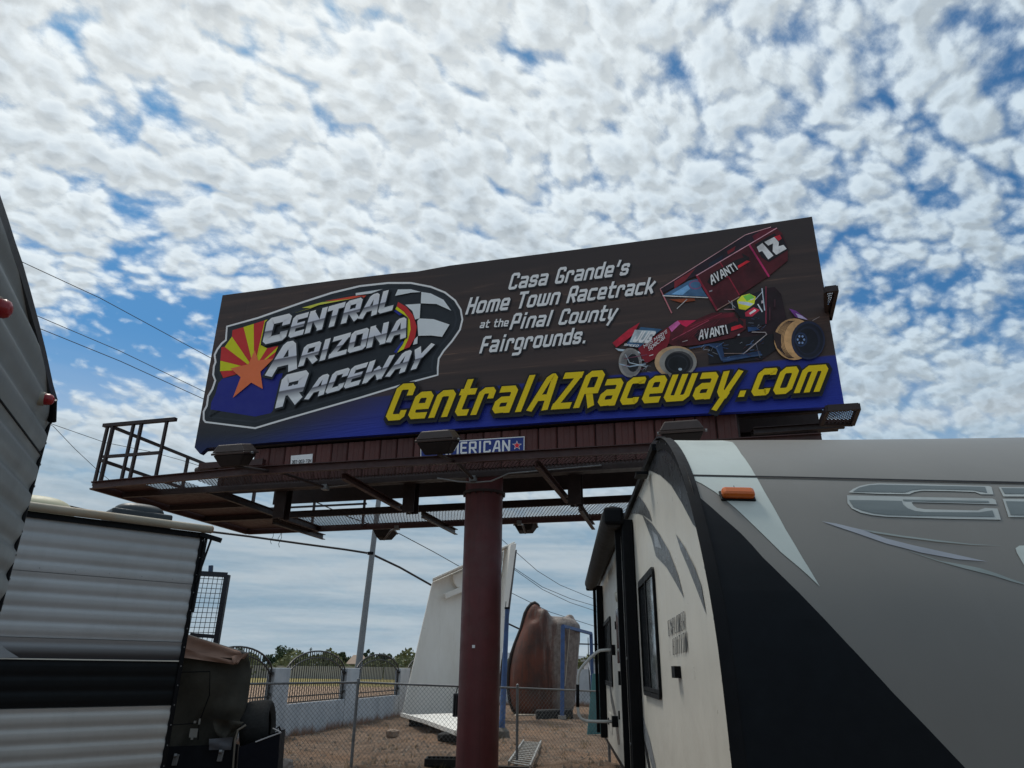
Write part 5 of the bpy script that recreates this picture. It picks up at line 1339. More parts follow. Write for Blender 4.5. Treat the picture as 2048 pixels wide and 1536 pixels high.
# top rim folding towards the viewer with a moulded hand hold
T1, T2 = w_(865, 1160, 27.3), w_(1030, 1086, 27.8)
MB().hexa([B_2, C_, C_ + ZV * .08, B_2 + ZV * .08, T1, T2, T2 + ZV * .07, T1 + ZV * .07]).build('top_rim', wg, ws, bevel=.02)
MB().prism([w_(887, 1188, 27.85), w_(925, 1172, 28.0), w_(1000, 1140, 28.3), w_(1000, 1162, 28.3), w_(925, 1184, 28.0), w_(890, 1199, 27.85)], -nrm * .16).build('ledge', wg, ws, bevel=.03)
MB().prism([w_(903, 1150, 27.95), w_(906, 1166, 27.95), w_(914, 1176, 27.95), w_(926, 1174, 28.0), w_(926, 1142, 28.0)], -nrm * .10).build('hand_hold', wg, ws, bevel=.04)
# right rim: inner face, lip and dark back edge
R1, R2 = w_(1008, 1100, 28.4), w_(972, 1425, 28.2)
S1, S2 = w_(1033, 1086, 27.3), w_(990, 1420, 27.2)
MB().hexa([R2, R2 + Vector((.10, .05, 0)), R1 + Vector((.10, .05, 0)), R1, S2 - Vector((.16, 0, 0)), S2, S1, S1 - Vector((.22, 0, .05))]).build('side_rim', wg, ws, bevel=.02)
MB().hexa([S2 + Vector((.0, 0, -.1)), S2 + Vector((.09, .35, -.1)), w_(1034, 1100, 27.9), w_(1031, 1100, 27.5), S2 + Vector((.02, .8, -.1)), S2 + Vector((.08, .8, -.1)), w_(1033, 1099, 28.4), w_(1029, 1101, 28.4)]).build('edge_beam', M['steel_dark'], ws)
# foot: shallow white tray lying on the ground towards the camera
f0, f1, f2, f3 = at_z(803, 1434, .20), at_z(975, 1428, .22), at_z(985, 1478, .16), at_z(912, 1472, .16)
f4 = at_z(850, 1448, .18)
MB().prism([f0, f1, f2, f3, f4], ZV * .06).build('foot_tray', wg, ws)
MB().beam(f0 + ZV * .07, f4 + ZV * .07, .08, .10).build('foot_rim', wg, ws); MB().beam(f4 + ZV * .07, f3 + ZV * .07, .08, .10).build('foot_rim', wg, ws)
def blockish(name, px, py, w, h, d_, label, m_, cat, seed=0, D=None):
    p = at_z(px, py, 0) if D is None else at_D(px, py, D); rn = random.Random(seed)
    bm = bmesh.new(); bmesh.ops.create_icosphere(bm, subdivisions=2, radius=1)
    for v in bm.verts:
        c = v.co; n_ = max(abs(c.x), abs(c.y), abs(c.z)); c = c * (.2 + .8 / n_) * (1 + rn.uniform(-.09, .09)); v.co = Vector((c.x * w, c.y * d_, c.z * h))
    a = MB(); a.org = Vector((p.x, p.y, 0)); a.add([v.co + a.org + ZV * h * .75 for v in bm.verts], [[v.index for v in f.verts] for f in bm.faces]); bm.free()
    return tag(a.build(name, m_, None), label, cat)
drk = mat('tar_black', (.015, .014, .014), .9, var=.4, bump=.4)
blockish('support_block', 832, 1452, .22, .13, .2, 'small black block under the left corner of the white tray', drk, 'block', 1)
blockish('support_block', 898, 1482, .28, .11, .2, 'larger black block under the front edge of the white tray', drk, 'block', 2)
blockish('stone', 785, 1474, .16, .10, .12, 'pale rough stone lying alone in the dirt left of the white tray', mat('sandstone', (.27, .20, .15), .95, var=.3, bump=.5), 'stone', 3)
blockish('stone', 565, 1538, .16, .09, .16, 'pale stones beside the black trailer box at the bottom', mat('pale_sandstone', (.33, .28, .25), .95, var=.3, bump=.5), 'stone', 5)
cr = thing('black_crate', at_z(885, 1530, 0), 'low black crate on the ground at the foot of the red pole', 'crate')
c = at_z(884, 1530, 0)
for dx, dy, sx, sy, sz, z in ((0, -.22, .30, .015, .06, .06), (0, .22, .30, .015, .06, .06), (-.29, 0, .015, .2, .06, .06), (.29, 0, .015, .2, .06, .06), (0, 0, .28, .21, .01, .02)):
    MB().box(c + Vector((dx, dy, z)), (sx, 0, 0), (0, sy, 0), (0, 0, sz)).build('side' if z > .03 else 'bottom', drk, cr, bevel=.008)
c = at_z(1015, 1540, 0)
tag(MB().box(c + ZV * .03, (.42, -.05, 0), (.01, .07, 0), (0, 0, .03)).build('plank', mat('dark_plank', (.04, .03, .025), .9), None), 'dark plank on the ground between the red pole and the ladder', 'plank')

# ================================================================== rusty hollow shell of a giant figure
rs = bpy.data.materials.new('faded_red_brown_fibreglass'); rs.use_nodes = True; RSn = NB(rs.node_tree)
ro = RSn.n('ShaderNodeTexCoord').outputs['Object']; rx, ry, rz = RSn.sep(ro)
rn1 = RSn.noise(ro, 1.1, 7, .65); rn2 = RSn.noise(RSn.v('MULTIPLY', ro, (3.2, 3.2, .35)), 1.4, 6, .62); rn3 = RSn.noise(ro, 6, 5, .7)
rc = RSn.mix(RSn.step(rn1, .35, .7), (.150, .040, .020), (.062, .028, .020))
grey = RSn.mix(RSn.step(rn3, .3, .7), (.27, .235, .205), (.13, .108, .094))
side_ = RSn.m('ADD', RSn.m('ADD', RSn.m('MULTIPLY', rx, .62), RSn.m('MULTIPLY', rn2, 1.3)), RSn.m('MULTIPLY', rz, .055))
rc = RSn.mix(RSn.m('MULTIPLY', RSn.step(side_, .72, 1.25), .85), rc, grey)
rc = RSn.mix(RSn.m('MULTIPLY', RSn.step(rn2, .56, .74), .4), rc, (.19, .145, .12))
rc = RSn.mix(RSn.m('MULTIPLY', RSn.step(rn2, .50, .32), .7), rc, (.04, .026, .022))
RSn.put(rs.node_tree.nodes['Principled BSDF'].inputs['Base Color'], rc); rs.node_tree.nodes['Principled BSDF'].inputs['Roughness'].default_value = .6
rbp = RSn.n('ShaderNodeBump'); rbp.inputs['Strength'].default_value = .5; rbp.inputs['Distance'].default_value = .05
RSn.put(rbp.inputs['Height'], RSn.m('ADD', rn2, RSn.m('MULTIPLY', rn3, .3))); RSn.put(rs.node_tree.nodes['Principled BSDF'].inputs['Normal'], rbp.outputs[0])
ZT = lambda x, y: (980 + x / 4.315, 1180 + y / 4.315)
DRS = 30.0
rsh = thing('fibreglass_shell', at_z(1090, 1436, 0), 'tall faded red brown fibreglass shell with rounded lobes on top, streaked grey', 'fibreglass shell')
levels = [(1090, 240, 690), (1060, 205, 722), (1000, 175, 742), (900, 160, 750), (800, 158, 757), (700, 163, 765), (600, 178, 774), (500, 205, 781), (440, 226, 785), (380, 246, 789), (330, 268, 792), (290, 282, 790)]
rings = []
for y, xa, xb in levels:
    px0, py = ZT(xa, y); px1, _ = ZT(xb, y)
    a, b = at_D(px0, py, DRS), at_D(px1, py, DRS)
    c = (a + b) / 2; hw = (b.x - a.x) / 2
    row = []
    for k in range(40):
        an = 2 * math.pi * k / 40; cx, sy = math.cos(an), math.sin(an)
        # a swollen left half, a crease, and a flatter right flank
        rr_ = 1.0 + .0 * cx
        dep = hw * .85 * (1.0 - .18 * math.exp(-((cx + .05) / .22) ** 2) - .10 * math.exp(-((cx - .52) / .12) ** 2))
        row.append(Vector((c.x + hw * math.copysign(abs(cx) ** .85, cx), c.y + .6 + dep * math.copysign(abs(sy) ** .8, sy), c.z)))
    rings.append(row + [row[0]])
body = MB(); 
top_c = sum(rings[-1][:40], Vector()) / 40
cap_rings = []
for k_ in (.8, .55, .28, .02):
    cap_rings.append([top_c.lerp(p, k_) + ZV * (.32 * math.sqrt(max(0, 1 - k_ * k_))) for p in rings[-1]])
body.grid(rings + cap_rings)
centre = sum(rings[0][:40], Vector()) / 40; body.grid([[centre] * 41, rings[0]])
def lobe(x0, y0, x1, y1, dy, m_, name, lean=0.0, p=2.3):
    global body
    (pa, qa), (pb, qb) = ZT(x0, y0), ZT(x1, y1)
    a, b = at_D(pa, qa, DRS), at_D(pb, qb, DRS); c = (a + b) / 2 + Vector((0, .6 + dy, 0)); rx_, rz_ = abs(b.x - a.x) / 2, abs(b.z - a.z) / 2
    g = body; rows = []
    for i in range(15):
        t = -math.pi / 2 + math.pi * i / 14; rr_ = max(.02, math.cos(t)) ** (2 / p); z = math.copysign(abs(math.sin(t)) ** (2 / p), t)
        rows.append([c + Vector((rx_ * rr_ * math.cos(2 * math.pi * k / 28) + lean * z, rx_ * .8 * rr_ * math.sin(2 * math.pi * k / 28), rz_ * z)) for k in range(29)])
    g.grid(rows)
def lobe_loft(lv, dy):
    g = body; rows = []
    for y, xa, xb in lv:
        (pa, qa), (pb, qb) = ZT(xa, y), ZT(xb, y); a, b = at_D(pa, qa, DRS), at_D(pb, qb, DRS); c = (a + b) / 2; hw = (b.x - a.x) / 2
        rows.append([Vector((c.x + hw * math.cos(2 * math.pi * k / 28), c.y + .6 + dy + (hw * .7 + .12) * math.sin(2 * math.pi * k / 28), c.z)) for k in range(29)])
    c = sum(rows[-1][:28], Vector()) / 28; rows.append([c + ZV * .03] * 29); c = sum(rows[0][:28], Vector()) / 28; rows.insert(0, [c] * 29)
    g.grid(rows)
lobe_loft([(700, 190, 440), (640, 176, 470), (560, 190, 490), (470, 214, 490), (400, 243, 490), (330, 270, 485), (260, 289, 476), (200, 306, 462), (150, 331, 446), (122, 352, 430), (108, 374, 410)], -.30)
lobe_loft([(600, 380, 520), (500, 378, 530), (420, 382, 534), (330, 390, 532), (260, 398, 528), (215, 408, 520), (180, 424, 500), (162, 440, 482)], -.62)
lobe(640, 188, 768, 520, .1, rs, 'lobe'); lobe(525, 204, 605, 400, .35, rs, 'lobe'); lobe(700, 275, 794, 520, -.1, rs, 'lobe')
bo = body.build('body', rs, rsh, smooth=True)
md = bo.modifiers.new('fuse', 'REMESH'); md.mode = 'VOXEL'; md.voxel_size = .07; md.use_smooth_shade = True
md = bo.modifiers.new('soften', 'SMOOTH'); md.factor = .8; md.iterations = 9
rim_px = [(240, 1070), (200, 1040), (172, 960), (160, 860), (158, 760), (164, 660), (184, 560), (214, 470), (246, 390), (270, 330), (288, 260), (304, 200), (330, 150), (360, 116), (388, 106), (410, 122), (424, 140)]
MB().tube([at_D(*ZT(*p), DRS - .1) + Vector((0, .3, 0)) for p in rim_px], .075, 8).build('rim', mat('rim_dark', (.022, .018, .018), .7), rsh, smooth=True)
for x0, x1, y in ((400, 720, 1085),):
    a, b = at_z(*ZT(x0, y), .12), at_z(*ZT(x1, y - 12), .12)
    MB().box((a + b) / 2 + Vector((0, .5, 0)), (b - a) / 2, (0, .35, 0), ZV * .16).build('skid', drk, rsh, bevel=.05)
a = at_z(*ZT(330, 1078), .03)
tag(MB().box(a, (.48, .05, 0), (-.02, .22, 0), (.02, 0, .02)).build('board', mat('pale_board', (.42, .37, .30), .8, var=.3), None), 'pale flat board lying at the foot of the rusty shell', 'board')
# blue steel goalpost frame in front of the shell
bf = thing('goalpost_frame', at_z(1124, 1438, 0), 'blue painted steel frame of two posts and a top bar beside the rusty shell', 'goalpost frame')
p1 = at_z(1124, 1437, 0); p2 = at_z(1186, 1426, 0); DD1, DD2 = math.hypot(p1.x, p1.y), math.hypot(p2.x, p2.y)
t1, t2 = at_D(1125.5, 1252, DD1), at_D(1182, 1267, DD2)
MB().beam(p1 - ZV * .1, t1, .14, .14, Vector((1, 0, 0))).build('post', M['blue_paint'], bf); MB().beam(p2 - ZV * .1, t2, .13, .13, Vector((1, 0, 0))).build('post', M['blue_paint'], bf)
MB().beam(t1, t2, .11, .11).build('top_bar', M['blue_paint'], bf)
MB().tube([at_D(1139.5, 1256, DD1 + .6), at_D(1133, 1340, DD1 + .4), at_D(1130, 1372, DD1 + .3)], .014, 6).build('rope', mat('pale_rope', (.35, .31, .25), .8), bf)
MB().box(p1 + ZV * .04, (.14, 0, 0), (0, .14, 0), (0, 0, .06)).build('footing', mat('concrete', (.26, .24, .22), .9, bump=.4), bf)
# blue post right of the red pole
bpst = thing('steel_post', at_z(1003, 1472, 0), 'weathered blue steel post in a concrete footing just right of the red pole', 'post')
pb_ = at_z(1003, 1472, 0); Dp = math.hypot(pb_.x, pb_.y); tp_ = at_D(1014.5, 1216, Dp)
MB().tube([pb_ - ZV * .1, pb_.lerp(tp_, .3), pb_.lerp(tp_, .97), tp_], [.085, .08, .062, .062], 10).build('post', M['blue_paint'], bpst, smooth=True, auto=40)
MB().tube([tp_ - ZV * .03, tp_ + ZV * .02], .078, 10).build('cap', M['black'], bpst)
MB().tube([at_D(1011, 1214, Dp), at_D(1012, 1203, Dp)], .01, 5).build('wire_stub', M['wire'], bpst)
MB().tube([pb_ - ZV * .1, pb_ + ZV * .12, pb_ + ZV * .2], [.24, .2, .1], 14).build('footing', mat('concrete_dark', (.13, .115, .10), .95, bump=.5), bpst)
# ladder lying in the dirt
l0, l1, r0, r1 = [at_z(*ZT(*p), .07) for p in ((160, 1500), (290, 1305), (345, 1530), (440, 1312))]
ld = thing('ladder', (l0 + r1) / 2, 'silver aluminium ladder lying flat on the dirt behind the fence', 'ladder')
alu = mat('aluminium', (.50, .49, .46), .35, .6, var=.15)
for a, b in ((l0, l1), (r0, r1)): MB().beam(a, b, .03, .08).build('rail', alu, ld)
for i in range(14):
    t = (i + .6) / 14.2; MB().tube([l0.lerp(l1, t), r0.lerp(r1, t)], .016, 6).build('rung', alu, ld)
# thin masts and a leaning teal panel near the trailer
ms = thing('mast', at_z(1181, 1440, 0), 'thin dark mast rising beside the trailer grab handle', 'mast')
MB().tube([at_z(1184, 1440, 0), at_D(1178, 1340, 29), at_D(1176, 1275, 29)], [.03, .02, .012], 6).build('pole', M['black'], ms)
MB().tube([at_D(1176, 1322, 29), at_D(1181, 1350, 29)], .025, 6).build('bracket', M['white_sign'], ms)
tpn = at_D(1192, 1372, 22)
tag(MB().box(Vector((tpn.x + .02, tpn.y, .75)), (.22, .1, 0), (0, .03, 0), (.10, 0, .78)).build('leaning_panel', mat('teal_paint', (.05, .17, .18), .5, var=.2), None), 'teal panel leaning upright beside the right trailer, behind its grab handle', 'panel')

# ================================================================== covered camper with chest and tyre, and the mesh rack
DT = 9.7
def tD(px, py, D=DT): return at_D(px, py, D)
cp = thing('covered_camper', tD(420, 1440, 10) * 1.0, 'low folded camper under an olive canvas cover with a tan top flap', 'camper')
can = mat('olive_canvas', (.048, .044, .034), .9, var=.25, scale=3, bump=.5, bscale=25)
tan = mat('tan_canvas', (.33, .205, .155), .85, var=.12, scale=5, bump=.35, bscale=30)
def cloth(left, right, nu, nv, D, fold, m_, name, parent, back=1.2, seed=1, thick=True):
    """hanging cloth between two edge curves (picture points), folds pushed in and out, with real returns at both ends"""
    rn = random.Random(seed); ph = [rn.uniform(0, 6) for _ in range(6)]
    def cur(c, t):
        t *= len(c) - 1; i = min(int(t), len(c) - 2); a, b = c[i], c[i + 1]; k = t - i
        return a[0] + (b[0] - a[0]) * k, a[1] + (b[1] - a[1]) * k
    rows = []
    for j in range(nv + 1):
        v = j / nv; A, B = cur(left, v), cur(right, v); row = []
        for i in range(nu + 1):
            u = i / nu
            x, y = A[0] + (B[0] - A[0]) * u, A[1] + (B[1] - A[1]) * u
            d_ = D + fold * (math.sin(u * 9 + v * 3.5 + ph[0]) * .5 + math.sin(u * 4 - v * 7 + ph[1]) * .7 + .35 * math.sin(u * 21 + v * 11 + ph[2]) * v + .25 * math.sin(u * 3 + v * 23 + ph[3]) * u)
            d_ += .25 * max(0, u - .86) ** 1.3 * 8 * (1 if back else 0)
            row.append(at_D(x, y, d_))
        if back: row.append(row[-1] + Vector((row[-1].x - .25 * row[-1].y, row[-1].y, 0)).normalized() * back)
        rows.append(row)
    if back: rows.insert(0, [p + Vector((p.x - .25 * p.y, p.y, 0)).normalized() * back + ZV * .02 for p in rows[0]])
    g = MB(); g.grid(rows); return g.build(name, m_, parent, smooth=True)
cloth([(338, 1266), (330, 1330), (322, 1420), (300, 1500)], [(497, 1312), (503, 1345), (496, 1400), (484, 1442), (468, 1496)], 34, 26, DT, .075, can, 'canvas_cover', cp, 1.6, 2)
cloth([(340, 1259), (338, 1285), (336, 1307)], [(497, 1308), (494, 1312), (488, 1318)], 30, 6, DT - .10, .02, tan, 'top_flap', cp, 1.4, 3)
cloth([(340, 1290), (338, 1311)], [(470, 1322), (466, 1329)], 20, 3, DT - .13, .025, tan, 'top_flap', cp, 0, 5)
cloth([(463, 1312), (466, 1329), (470, 1329)], [(500, 1305), (482, 1318), (476, 1328)], 8, 4, DT - .16, .03, tan, 'flap_corner', cp, 0, 7)
cloth([(424, 1436), (430, 1462), (444, 1486)], [(488, 1444), (470, 1462), (446, 1488)], 10, 8, DT - .16, .05, can, 'loose_flap', cp, 0, 9)
MB().tube([tD(340, 1261, DT - .05), tD(420, 1286, DT - .05), tD(498, 1309, DT - .05)], .018, 8).build('edge_pole', mat('grey_tube', (.12, .12, .115), .5), cp)
# stitched seams, tags
for pts in ([(338, 1345), (420, 1343), (419, 1390), (400, 1440)], [(326, 1451), (398, 1446), (396, 1480)]):
    MB().tube([tD(x, y, DT - .115) for x, y in pts], .006, 5).build('seam', M['black'], cp)
for x, y, w_, h_ in ((387, 1466, .042, .045), (390, 1444, .012, .013), (399, 1443, .008, .03), (384, 1477, .012, .012)):
    MB().box(tD(x, y, DT - .14), (w_, 0, 0), (0, .006, 0), (0, 0, h_)).build('tag', mat('tag_white', (.32, .32, .30), .5), cp)
# lower body and chest
ch = MB().hexa([tD(296, 1600, DT - .25), tD(470, 1600, DT - .25), tD(470, 1600, DT + 1), tD(296, 1600, DT + 1), tD(312, 1494, DT - .2), tD(474, 1488, DT - .2), tD(480, 1490, DT + 1), tD(312, 1494, DT + 1)])
chest = ch.build('chest', mat('black_paint', (.005, .006, .009), .6, var=.2, spec=.12), cp)
cloth([(418, 1478), (418, 1500)], [(466, 1474), (462, 1500)], 8, 4, DT - .26, .02, mat('grey_cloth', (.10, .105, .12), .9), 'grey_flap', cp, 0, 4)
for x, y in ((351, 1520), (441, 1512)):
    lt = MB().box(tD(x, y, DT - .27), (.028, 0, 0), (0, .012, 0), (.006, 0, .055)).build('latch', M['galv'], chest, bevel=.006)
    MB().tube([tD(x - 3, y - 9, DT - .30), tD(x + 3, y - 9, DT - .30)], .02, 8).build('latch_knob', M['galv'], lt)
MB().box(tD(322, 1488, DT - .26), (.014, 0, 0), (0, .01, 0), (.01, 0, .10)).build('reflector', mat('reflector_red', (.25, .015, .02), .3), cp)
MB().tube([tD(466, 1536, DT - .3), tD(470, 1480, DT - .3), tD(476, 1460, DT - .3), tD(492, 1450, DT - .3)], .011, 8).build('stay_rod', mat('tan_rod', (.20, .18, .15), .5), cp)
# spare tyre
tc_ = tD(516, 1452, DT + .25); ax = Vector((.90, .10, .10)).normalized(); e1 = ax.cross(ZV).normalized(); e2 = ax.cross(e1)
rows = []
for i in range(41):
    a = 2 * math.pi * i / 40; rd = e1 * math.cos(a) + e2 * math.sin(a)
    rows.append([tc_ + rd * r_ + ax * w_ for r_, w_ in ((.17, -.12), (.24, -.165), (.27, -.15), (.285, -.08), (.285, .08), (.27, .15), (.24, .165), (.17, .12))])
ty = MB(); ty.grid(rows); spare = ty.build('tyre', M['black_rub'], None, smooth=True)
st = thing('spare_tyre', tc_, 'black spare tyre standing upright between the covered camper and the black metal box', 'tyre')
spare.parent = st; spare.location = -st.location
MB().tube([tc_ + ax * -.10, tc_ + ax * .10], .172, 24).build('rim', M['black'], st)
# black metal box with a bright bent edge
def boxpts(): return [(470, 1600), (551, 1600), (560, 1466), (478, 1494)]
g = MB(); fr_ = [tD(x, y, DT - .35) for x, y in boxpts()]; bk = [p + Vector((-.1, .55, 0)) for p in fr_]
g.add(fr_ + bk, [(0, 1, 2, 3), (4, 7, 6, 5), (1, 5, 6, 2), (0, 3, 7, 4), (0, 4, 5, 1)])
mbx = thing('metal_box', fr_[0].lerp(fr_[1], .5), 'open topped black metal box with a worn bright edge below the spare tyre', 'metal box')
g.build('box', mat('black_paint_box', (.005, .006, .011), .6, var=.2, spec=.12), mbx)
MB().tube([tD(511, 1484, DT - .36), tD(540, 1473, DT - .36), tD(562, 1465, DT - .36), tD(546, 1457, DT - .1)], .008, 6).build('worn_edge', mat('worn_white', (.40, .40, .42), .5), mbx)
MB().tube([tD(553, 1458, DT - .05), tD(558, 1453, DT - .05), tD(561, 1462, DT - .05)], .012, 6).build('handle', M['black'], mbx)
# mesh rack
DK = 11.4
rk = thing('mesh_rack', at_D(410, 1400, DK), 'upright black steel rack filled with square wire mesh behind the covered camper', 'rack')
kx = [(382, 1146), (455, 1150), (432, 1290), (352, 1290)]
K = [at_D(x, y, DK) for x, y in kx]
M['rack'] = mat('rack_black_steel', (.010, .013, .022), .5, var=.2)
for a, b, w_ in ((K[0], K[1], .065), (K[1], K[2], .07), (K[0], K[3], .06)): MB().beam(a, b, w_, w_, Vector((0, 1, 0))).build('frame_bar', M['rack'], rk)
MB().beam(at_D(380, 1269, DK), at_D(436, 1274, DK), .05, .05, Vector((0, 1, 0))).build('frame_bar', M['rack'], rk)
for p in (K[2], K[3]): MB().beam(p, Vector((p.x, p.y, 0)), .06, .06, Vector((0, 1, 0))).build('leg', M['rack'], rk)
a = at_D(421, 1147, DK); MB().beam(a, at_D(422, 1131, DK), .05, .05, Vector((0, 1, 0))).build('stub_post', mat('blue_tube', (.03, .06, .12), .5), rk)
for i in range(1, 8):
    t = i / 8; MB().tube([K[0].lerp(K[1], t), K[3].lerp(K[2], t)], .0042, 4, cap=False).build('vertical_wire', M['rack'], rk)
for i in range(1, 15):
    t = i / 14.5; MB().tube([K[0].lerp(K[3], t), K[1].lerp(K[2], t)], .0042, 4, cap=False).build('cross_wire', M['rack'], rk)

# ================================================================== light pole and overhead wires
lp = thing('light_pole', at_D(716, 1400, 27), 'tall plain grey steel pole standing behind the block wall', 'pole')
b0 = at_D(716.5, 1337, 27); b1 = at_D(757, 1003, 27); dirp = (b1 - b0).normalized(); up_ = b0 + dirp * ((9.2 - b0.z) / dirp.z); dn_ = b0 + dirp * ((-.3 - b0.z) / dirp.z)
MB().tube([dn_, up_], [.125, .085], 20).build('shaft', M['grey_pole'], lp, smooth=True, auto=40)
MB().tube([dn_, dn_ + dirp * .45], .20, 16).build('base', M['grey_pole'], lp)
cc = at_D(742, 1107, 27)
MB().tube([cc - dirp * .05, cc + dirp * .05], .125, 16).build('clamp', M['black'], lp)
def cable(label, pts, r_, group=None, sag=0.0):
    P = []
    for (x0, y0, d0), (x1, y1, d1) in zip(pts, pts[1:]):
        for i in range(8):
            t = i / 8; P.append(at_D(x0 + (x1 - x0) * t, y0 + (y1 - y0) * t + sag * 4 * t * (1 - t), d0 + (d1 - d0) * t))
    P.append(at_D(*pts[-1][:2], pts[-1][2]))
    m_ = MB(); m_.org = P[0].copy(); m_.tube(P, r_, 6)
    return tag(m_.build('overhead_wire', M['wire'], None, smooth=True), label, 'wire', group)
G_ = 'overhead wires'
cable('highest overhead wire, sloping from the near left trailer to the billboard edge', [(-60, 473, 27), (40, 522, 28), (200, 596, 29), (418, 714, 31), (620, 820, 33)], .014, G_)
cable('middle overhead wire, upper of the close pair left of the billboard', [(-60, 575, 27), (75, 632, 28), (240, 702, 29), (408, 783, 31), (620, 880, 33)], .013, G_)
cable('lower wire of the close pair left of the billboard', [(-60, 596, 27), (82, 658, 28), (240, 722, 29), (405, 797, 31), (620, 890, 33)], .014, G_)
cable('wire passing behind the railing of the billboard end platform', [(60, 838, 27), (92, 844, 28), (210, 885, 29), (300, 903, 30), (372, 923, 30), (430, 942, 31)], .010, G_)
cable('thin wire dropping from the lower left trailer roof towards the billboard platform', [(80, 836, 27), (107, 853, 27.2), (150, 898, 28), (200, 945, 29), (250, 985, 30)], .009, G_)
cable('thick black cable from the white trailer roof to the grey pole', [(150, 1019, 26), (300, 1040, 26.5), (410, 1062, 27), (500, 1073, 27), (600, 1087, 27), (690, 1099, 27), (741, 1107, 27)], .040, G_)
cable('thick black cable from the grey pole down behind the white tray', [(743, 1108, 27), (800, 1135, 28.5), (862, 1170, 30), (935, 1208, 32), (1003, 1241, 34), (1060, 1268, 37), (1130, 1287, 40), (1200, 1289, 43)], .040, G_)
cable('fine wire running down from the billboard underside past the red pole', [(590, 985, 17), (700, 1035, 20), (800, 1068, 24), (866, 1103, 27), (921, 1134, 30), (1019, 1184, 36), (1100, 1224, 40), (1200, 1256, 44)], .014, G_)
cable('topmost wire right of the red pole, sagging to the right trailer', [(960, 1040, 38), (1034, 1106, 40), (1075, 1142, 42), (1120, 1170, 44), (1200, 1203, 48)], .015, G_)
cable('upper of two close wires sagging right of the red pole', [(960, 1080, 38), (1030, 1137, 40), (1085, 1174, 42), (1140, 1197, 44), (1200, 1215, 48)], .015, G_)
cable('lower of two close wires sagging right of the red pole', [(960, 1084, 38), (1030, 1140, 40), (1085, 1179, 42), (1140, 1205, 44), (1200, 1225, 48)], .015, G_)

# ================================================================== far side of the field
fw = thing('block_wall', (-30, 105, 0), 'long pale wall far away across the field', 'wall')
fwm = mat('far_pale_wall', (.36, .34, .30), .9, var=.1, scale=.3)
for i in range(10):
    x0 = -62 + i * 9; MB().box((x0 + 4.45, 104 + .12 * i, .78), (4.45, .03, 0), (0, .1, 0), (0, 0, .8)).build('wall_section', fwm, fw)
leaf_mats = [mat('leaves_%d' % i, c, .9, var=.45, scale=1.2) for i, c in enumerate([(.060, .085, .035), (.042, .066, .030), (.085, .10, .045)])]
bark = mat('bark', (.07, .05, .035), .9, var=.3)
def tree(px, pytop, D, wpx, label, kind=0, seed=0, group='trees beyond the far wall'):
    rn = random.Random(seed); b = at_D(px, 1330, D); b.z = 0; H = at_D(px, pytop, D).z; Wd = wpx / 1530 * D / 2
    t_ = thing('tree', b, label, 'tree', group)
    tk = MB().tube([b, b + ZV * H * .3, b + Vector((rn.uniform(-.2, .2), 0, H * .6)), b + Vector((rn.uniform(-.3, .3), 0, H * .85))], [.22, .17, .1, .04], 7)
    for k in range(4):
        a = rn.random() * 6.3; tk.tube([b + ZV * H * .3, b + Vector((math.cos(a) * Wd * .6, math.sin(a) * Wd * .6, H * .7))], [.09, .03], 5)
    tag(tk.build('trunk', bark, t_))
    g = MB(); cl = []
    for k in range(9 if kind != 1 else 6):
        a = rn.random() * 6.3; r0 = rn.random() ** .5 * Wd * .8
        cl.append((Vector((math.cos(a) * r0, math.sin(a) * r0, H * rn.uniform(.38, .86))), rn.uniform(.36, .58) * Wd))
    for c, r_ in cl:
        for k in range(95):
            v = Vector((rn.gauss(0, 1), rn.gauss(0, 1), rn.gauss(0, .8))).normalized() * r_ * rn.uniform(.45, 1.08)
            p = b + c + v; p.z = max(.15, min(p.z, H)); s = rn.uniform(.14, .34) * (D / 180) ** .5
            u = Vector((rn.gauss(0, 1), rn.gauss(0, 1), rn.gauss(0, 1))).normalized() * s; w = u.cross(Vector((rn.gauss(0, 1), rn.gauss(0, 1), rn.gauss(0, 1)))).normalized() * s
            g.add([p - u, p + w * .7, p + u, p - w * .7], [(0, 1, 2, 3)])
    tag(g.build('crown', leaf_mats[kind % 3], t_, fix=False), kind='stuff')
    return t_
TL = [(462, 1290, 150, 34, 'bushy green tree just above the right end of the tan canvas flap', 2), (488, 1300, 160, 26, 'low green tree behind the first iron arch, left side', 0), (535, 1309, 170, 26, 'low green tree between the first iron arch and the far tan roof', 1),
      (568, 1292, 180, 44, 'tallest rounded green tree of the far row, left of the lone palm', 0), (553, 1298, 190, 14, 'narrow dark tree at the left shoulder of the tallest far tree', 1), (597, 1298, 180, 26, 'spiky green tree between the tallest far tree and the lone palm', 2),
      (645, 1310, 190, 34, 'low green tree behind the second iron arch', 2), (686, 1305, 200, 34, 'green tree behind the right shoulder of the second iron arch', 0), (718, 1293, 190, 22, 'dark green tree beside the grey pole', 1), (733, 1296, 190, 16, 'narrow green tree just right of the grey pole', 1),
      (748, 1303, 200, 24, 'low green tree above the third iron arch, left side', 0), (769, 1305, 200, 22, 'low green tree above the third iron arch, right side', 2), (1001, 1318, 170, 22, 'green tree between the red pole and the blue post', 0),
      (1163, 1316, 130, 30, 'dark green tree between the rusty shell and the right trailer', 1), (1190, 1318, 140, 32, 'dark green tree behind the grab handle of the right trailer', 0)]
for i, (px, py, D, w_, lb, kd) in enumerate(TL): tree(px, py, D, w_, lb, kd, 20 + i)
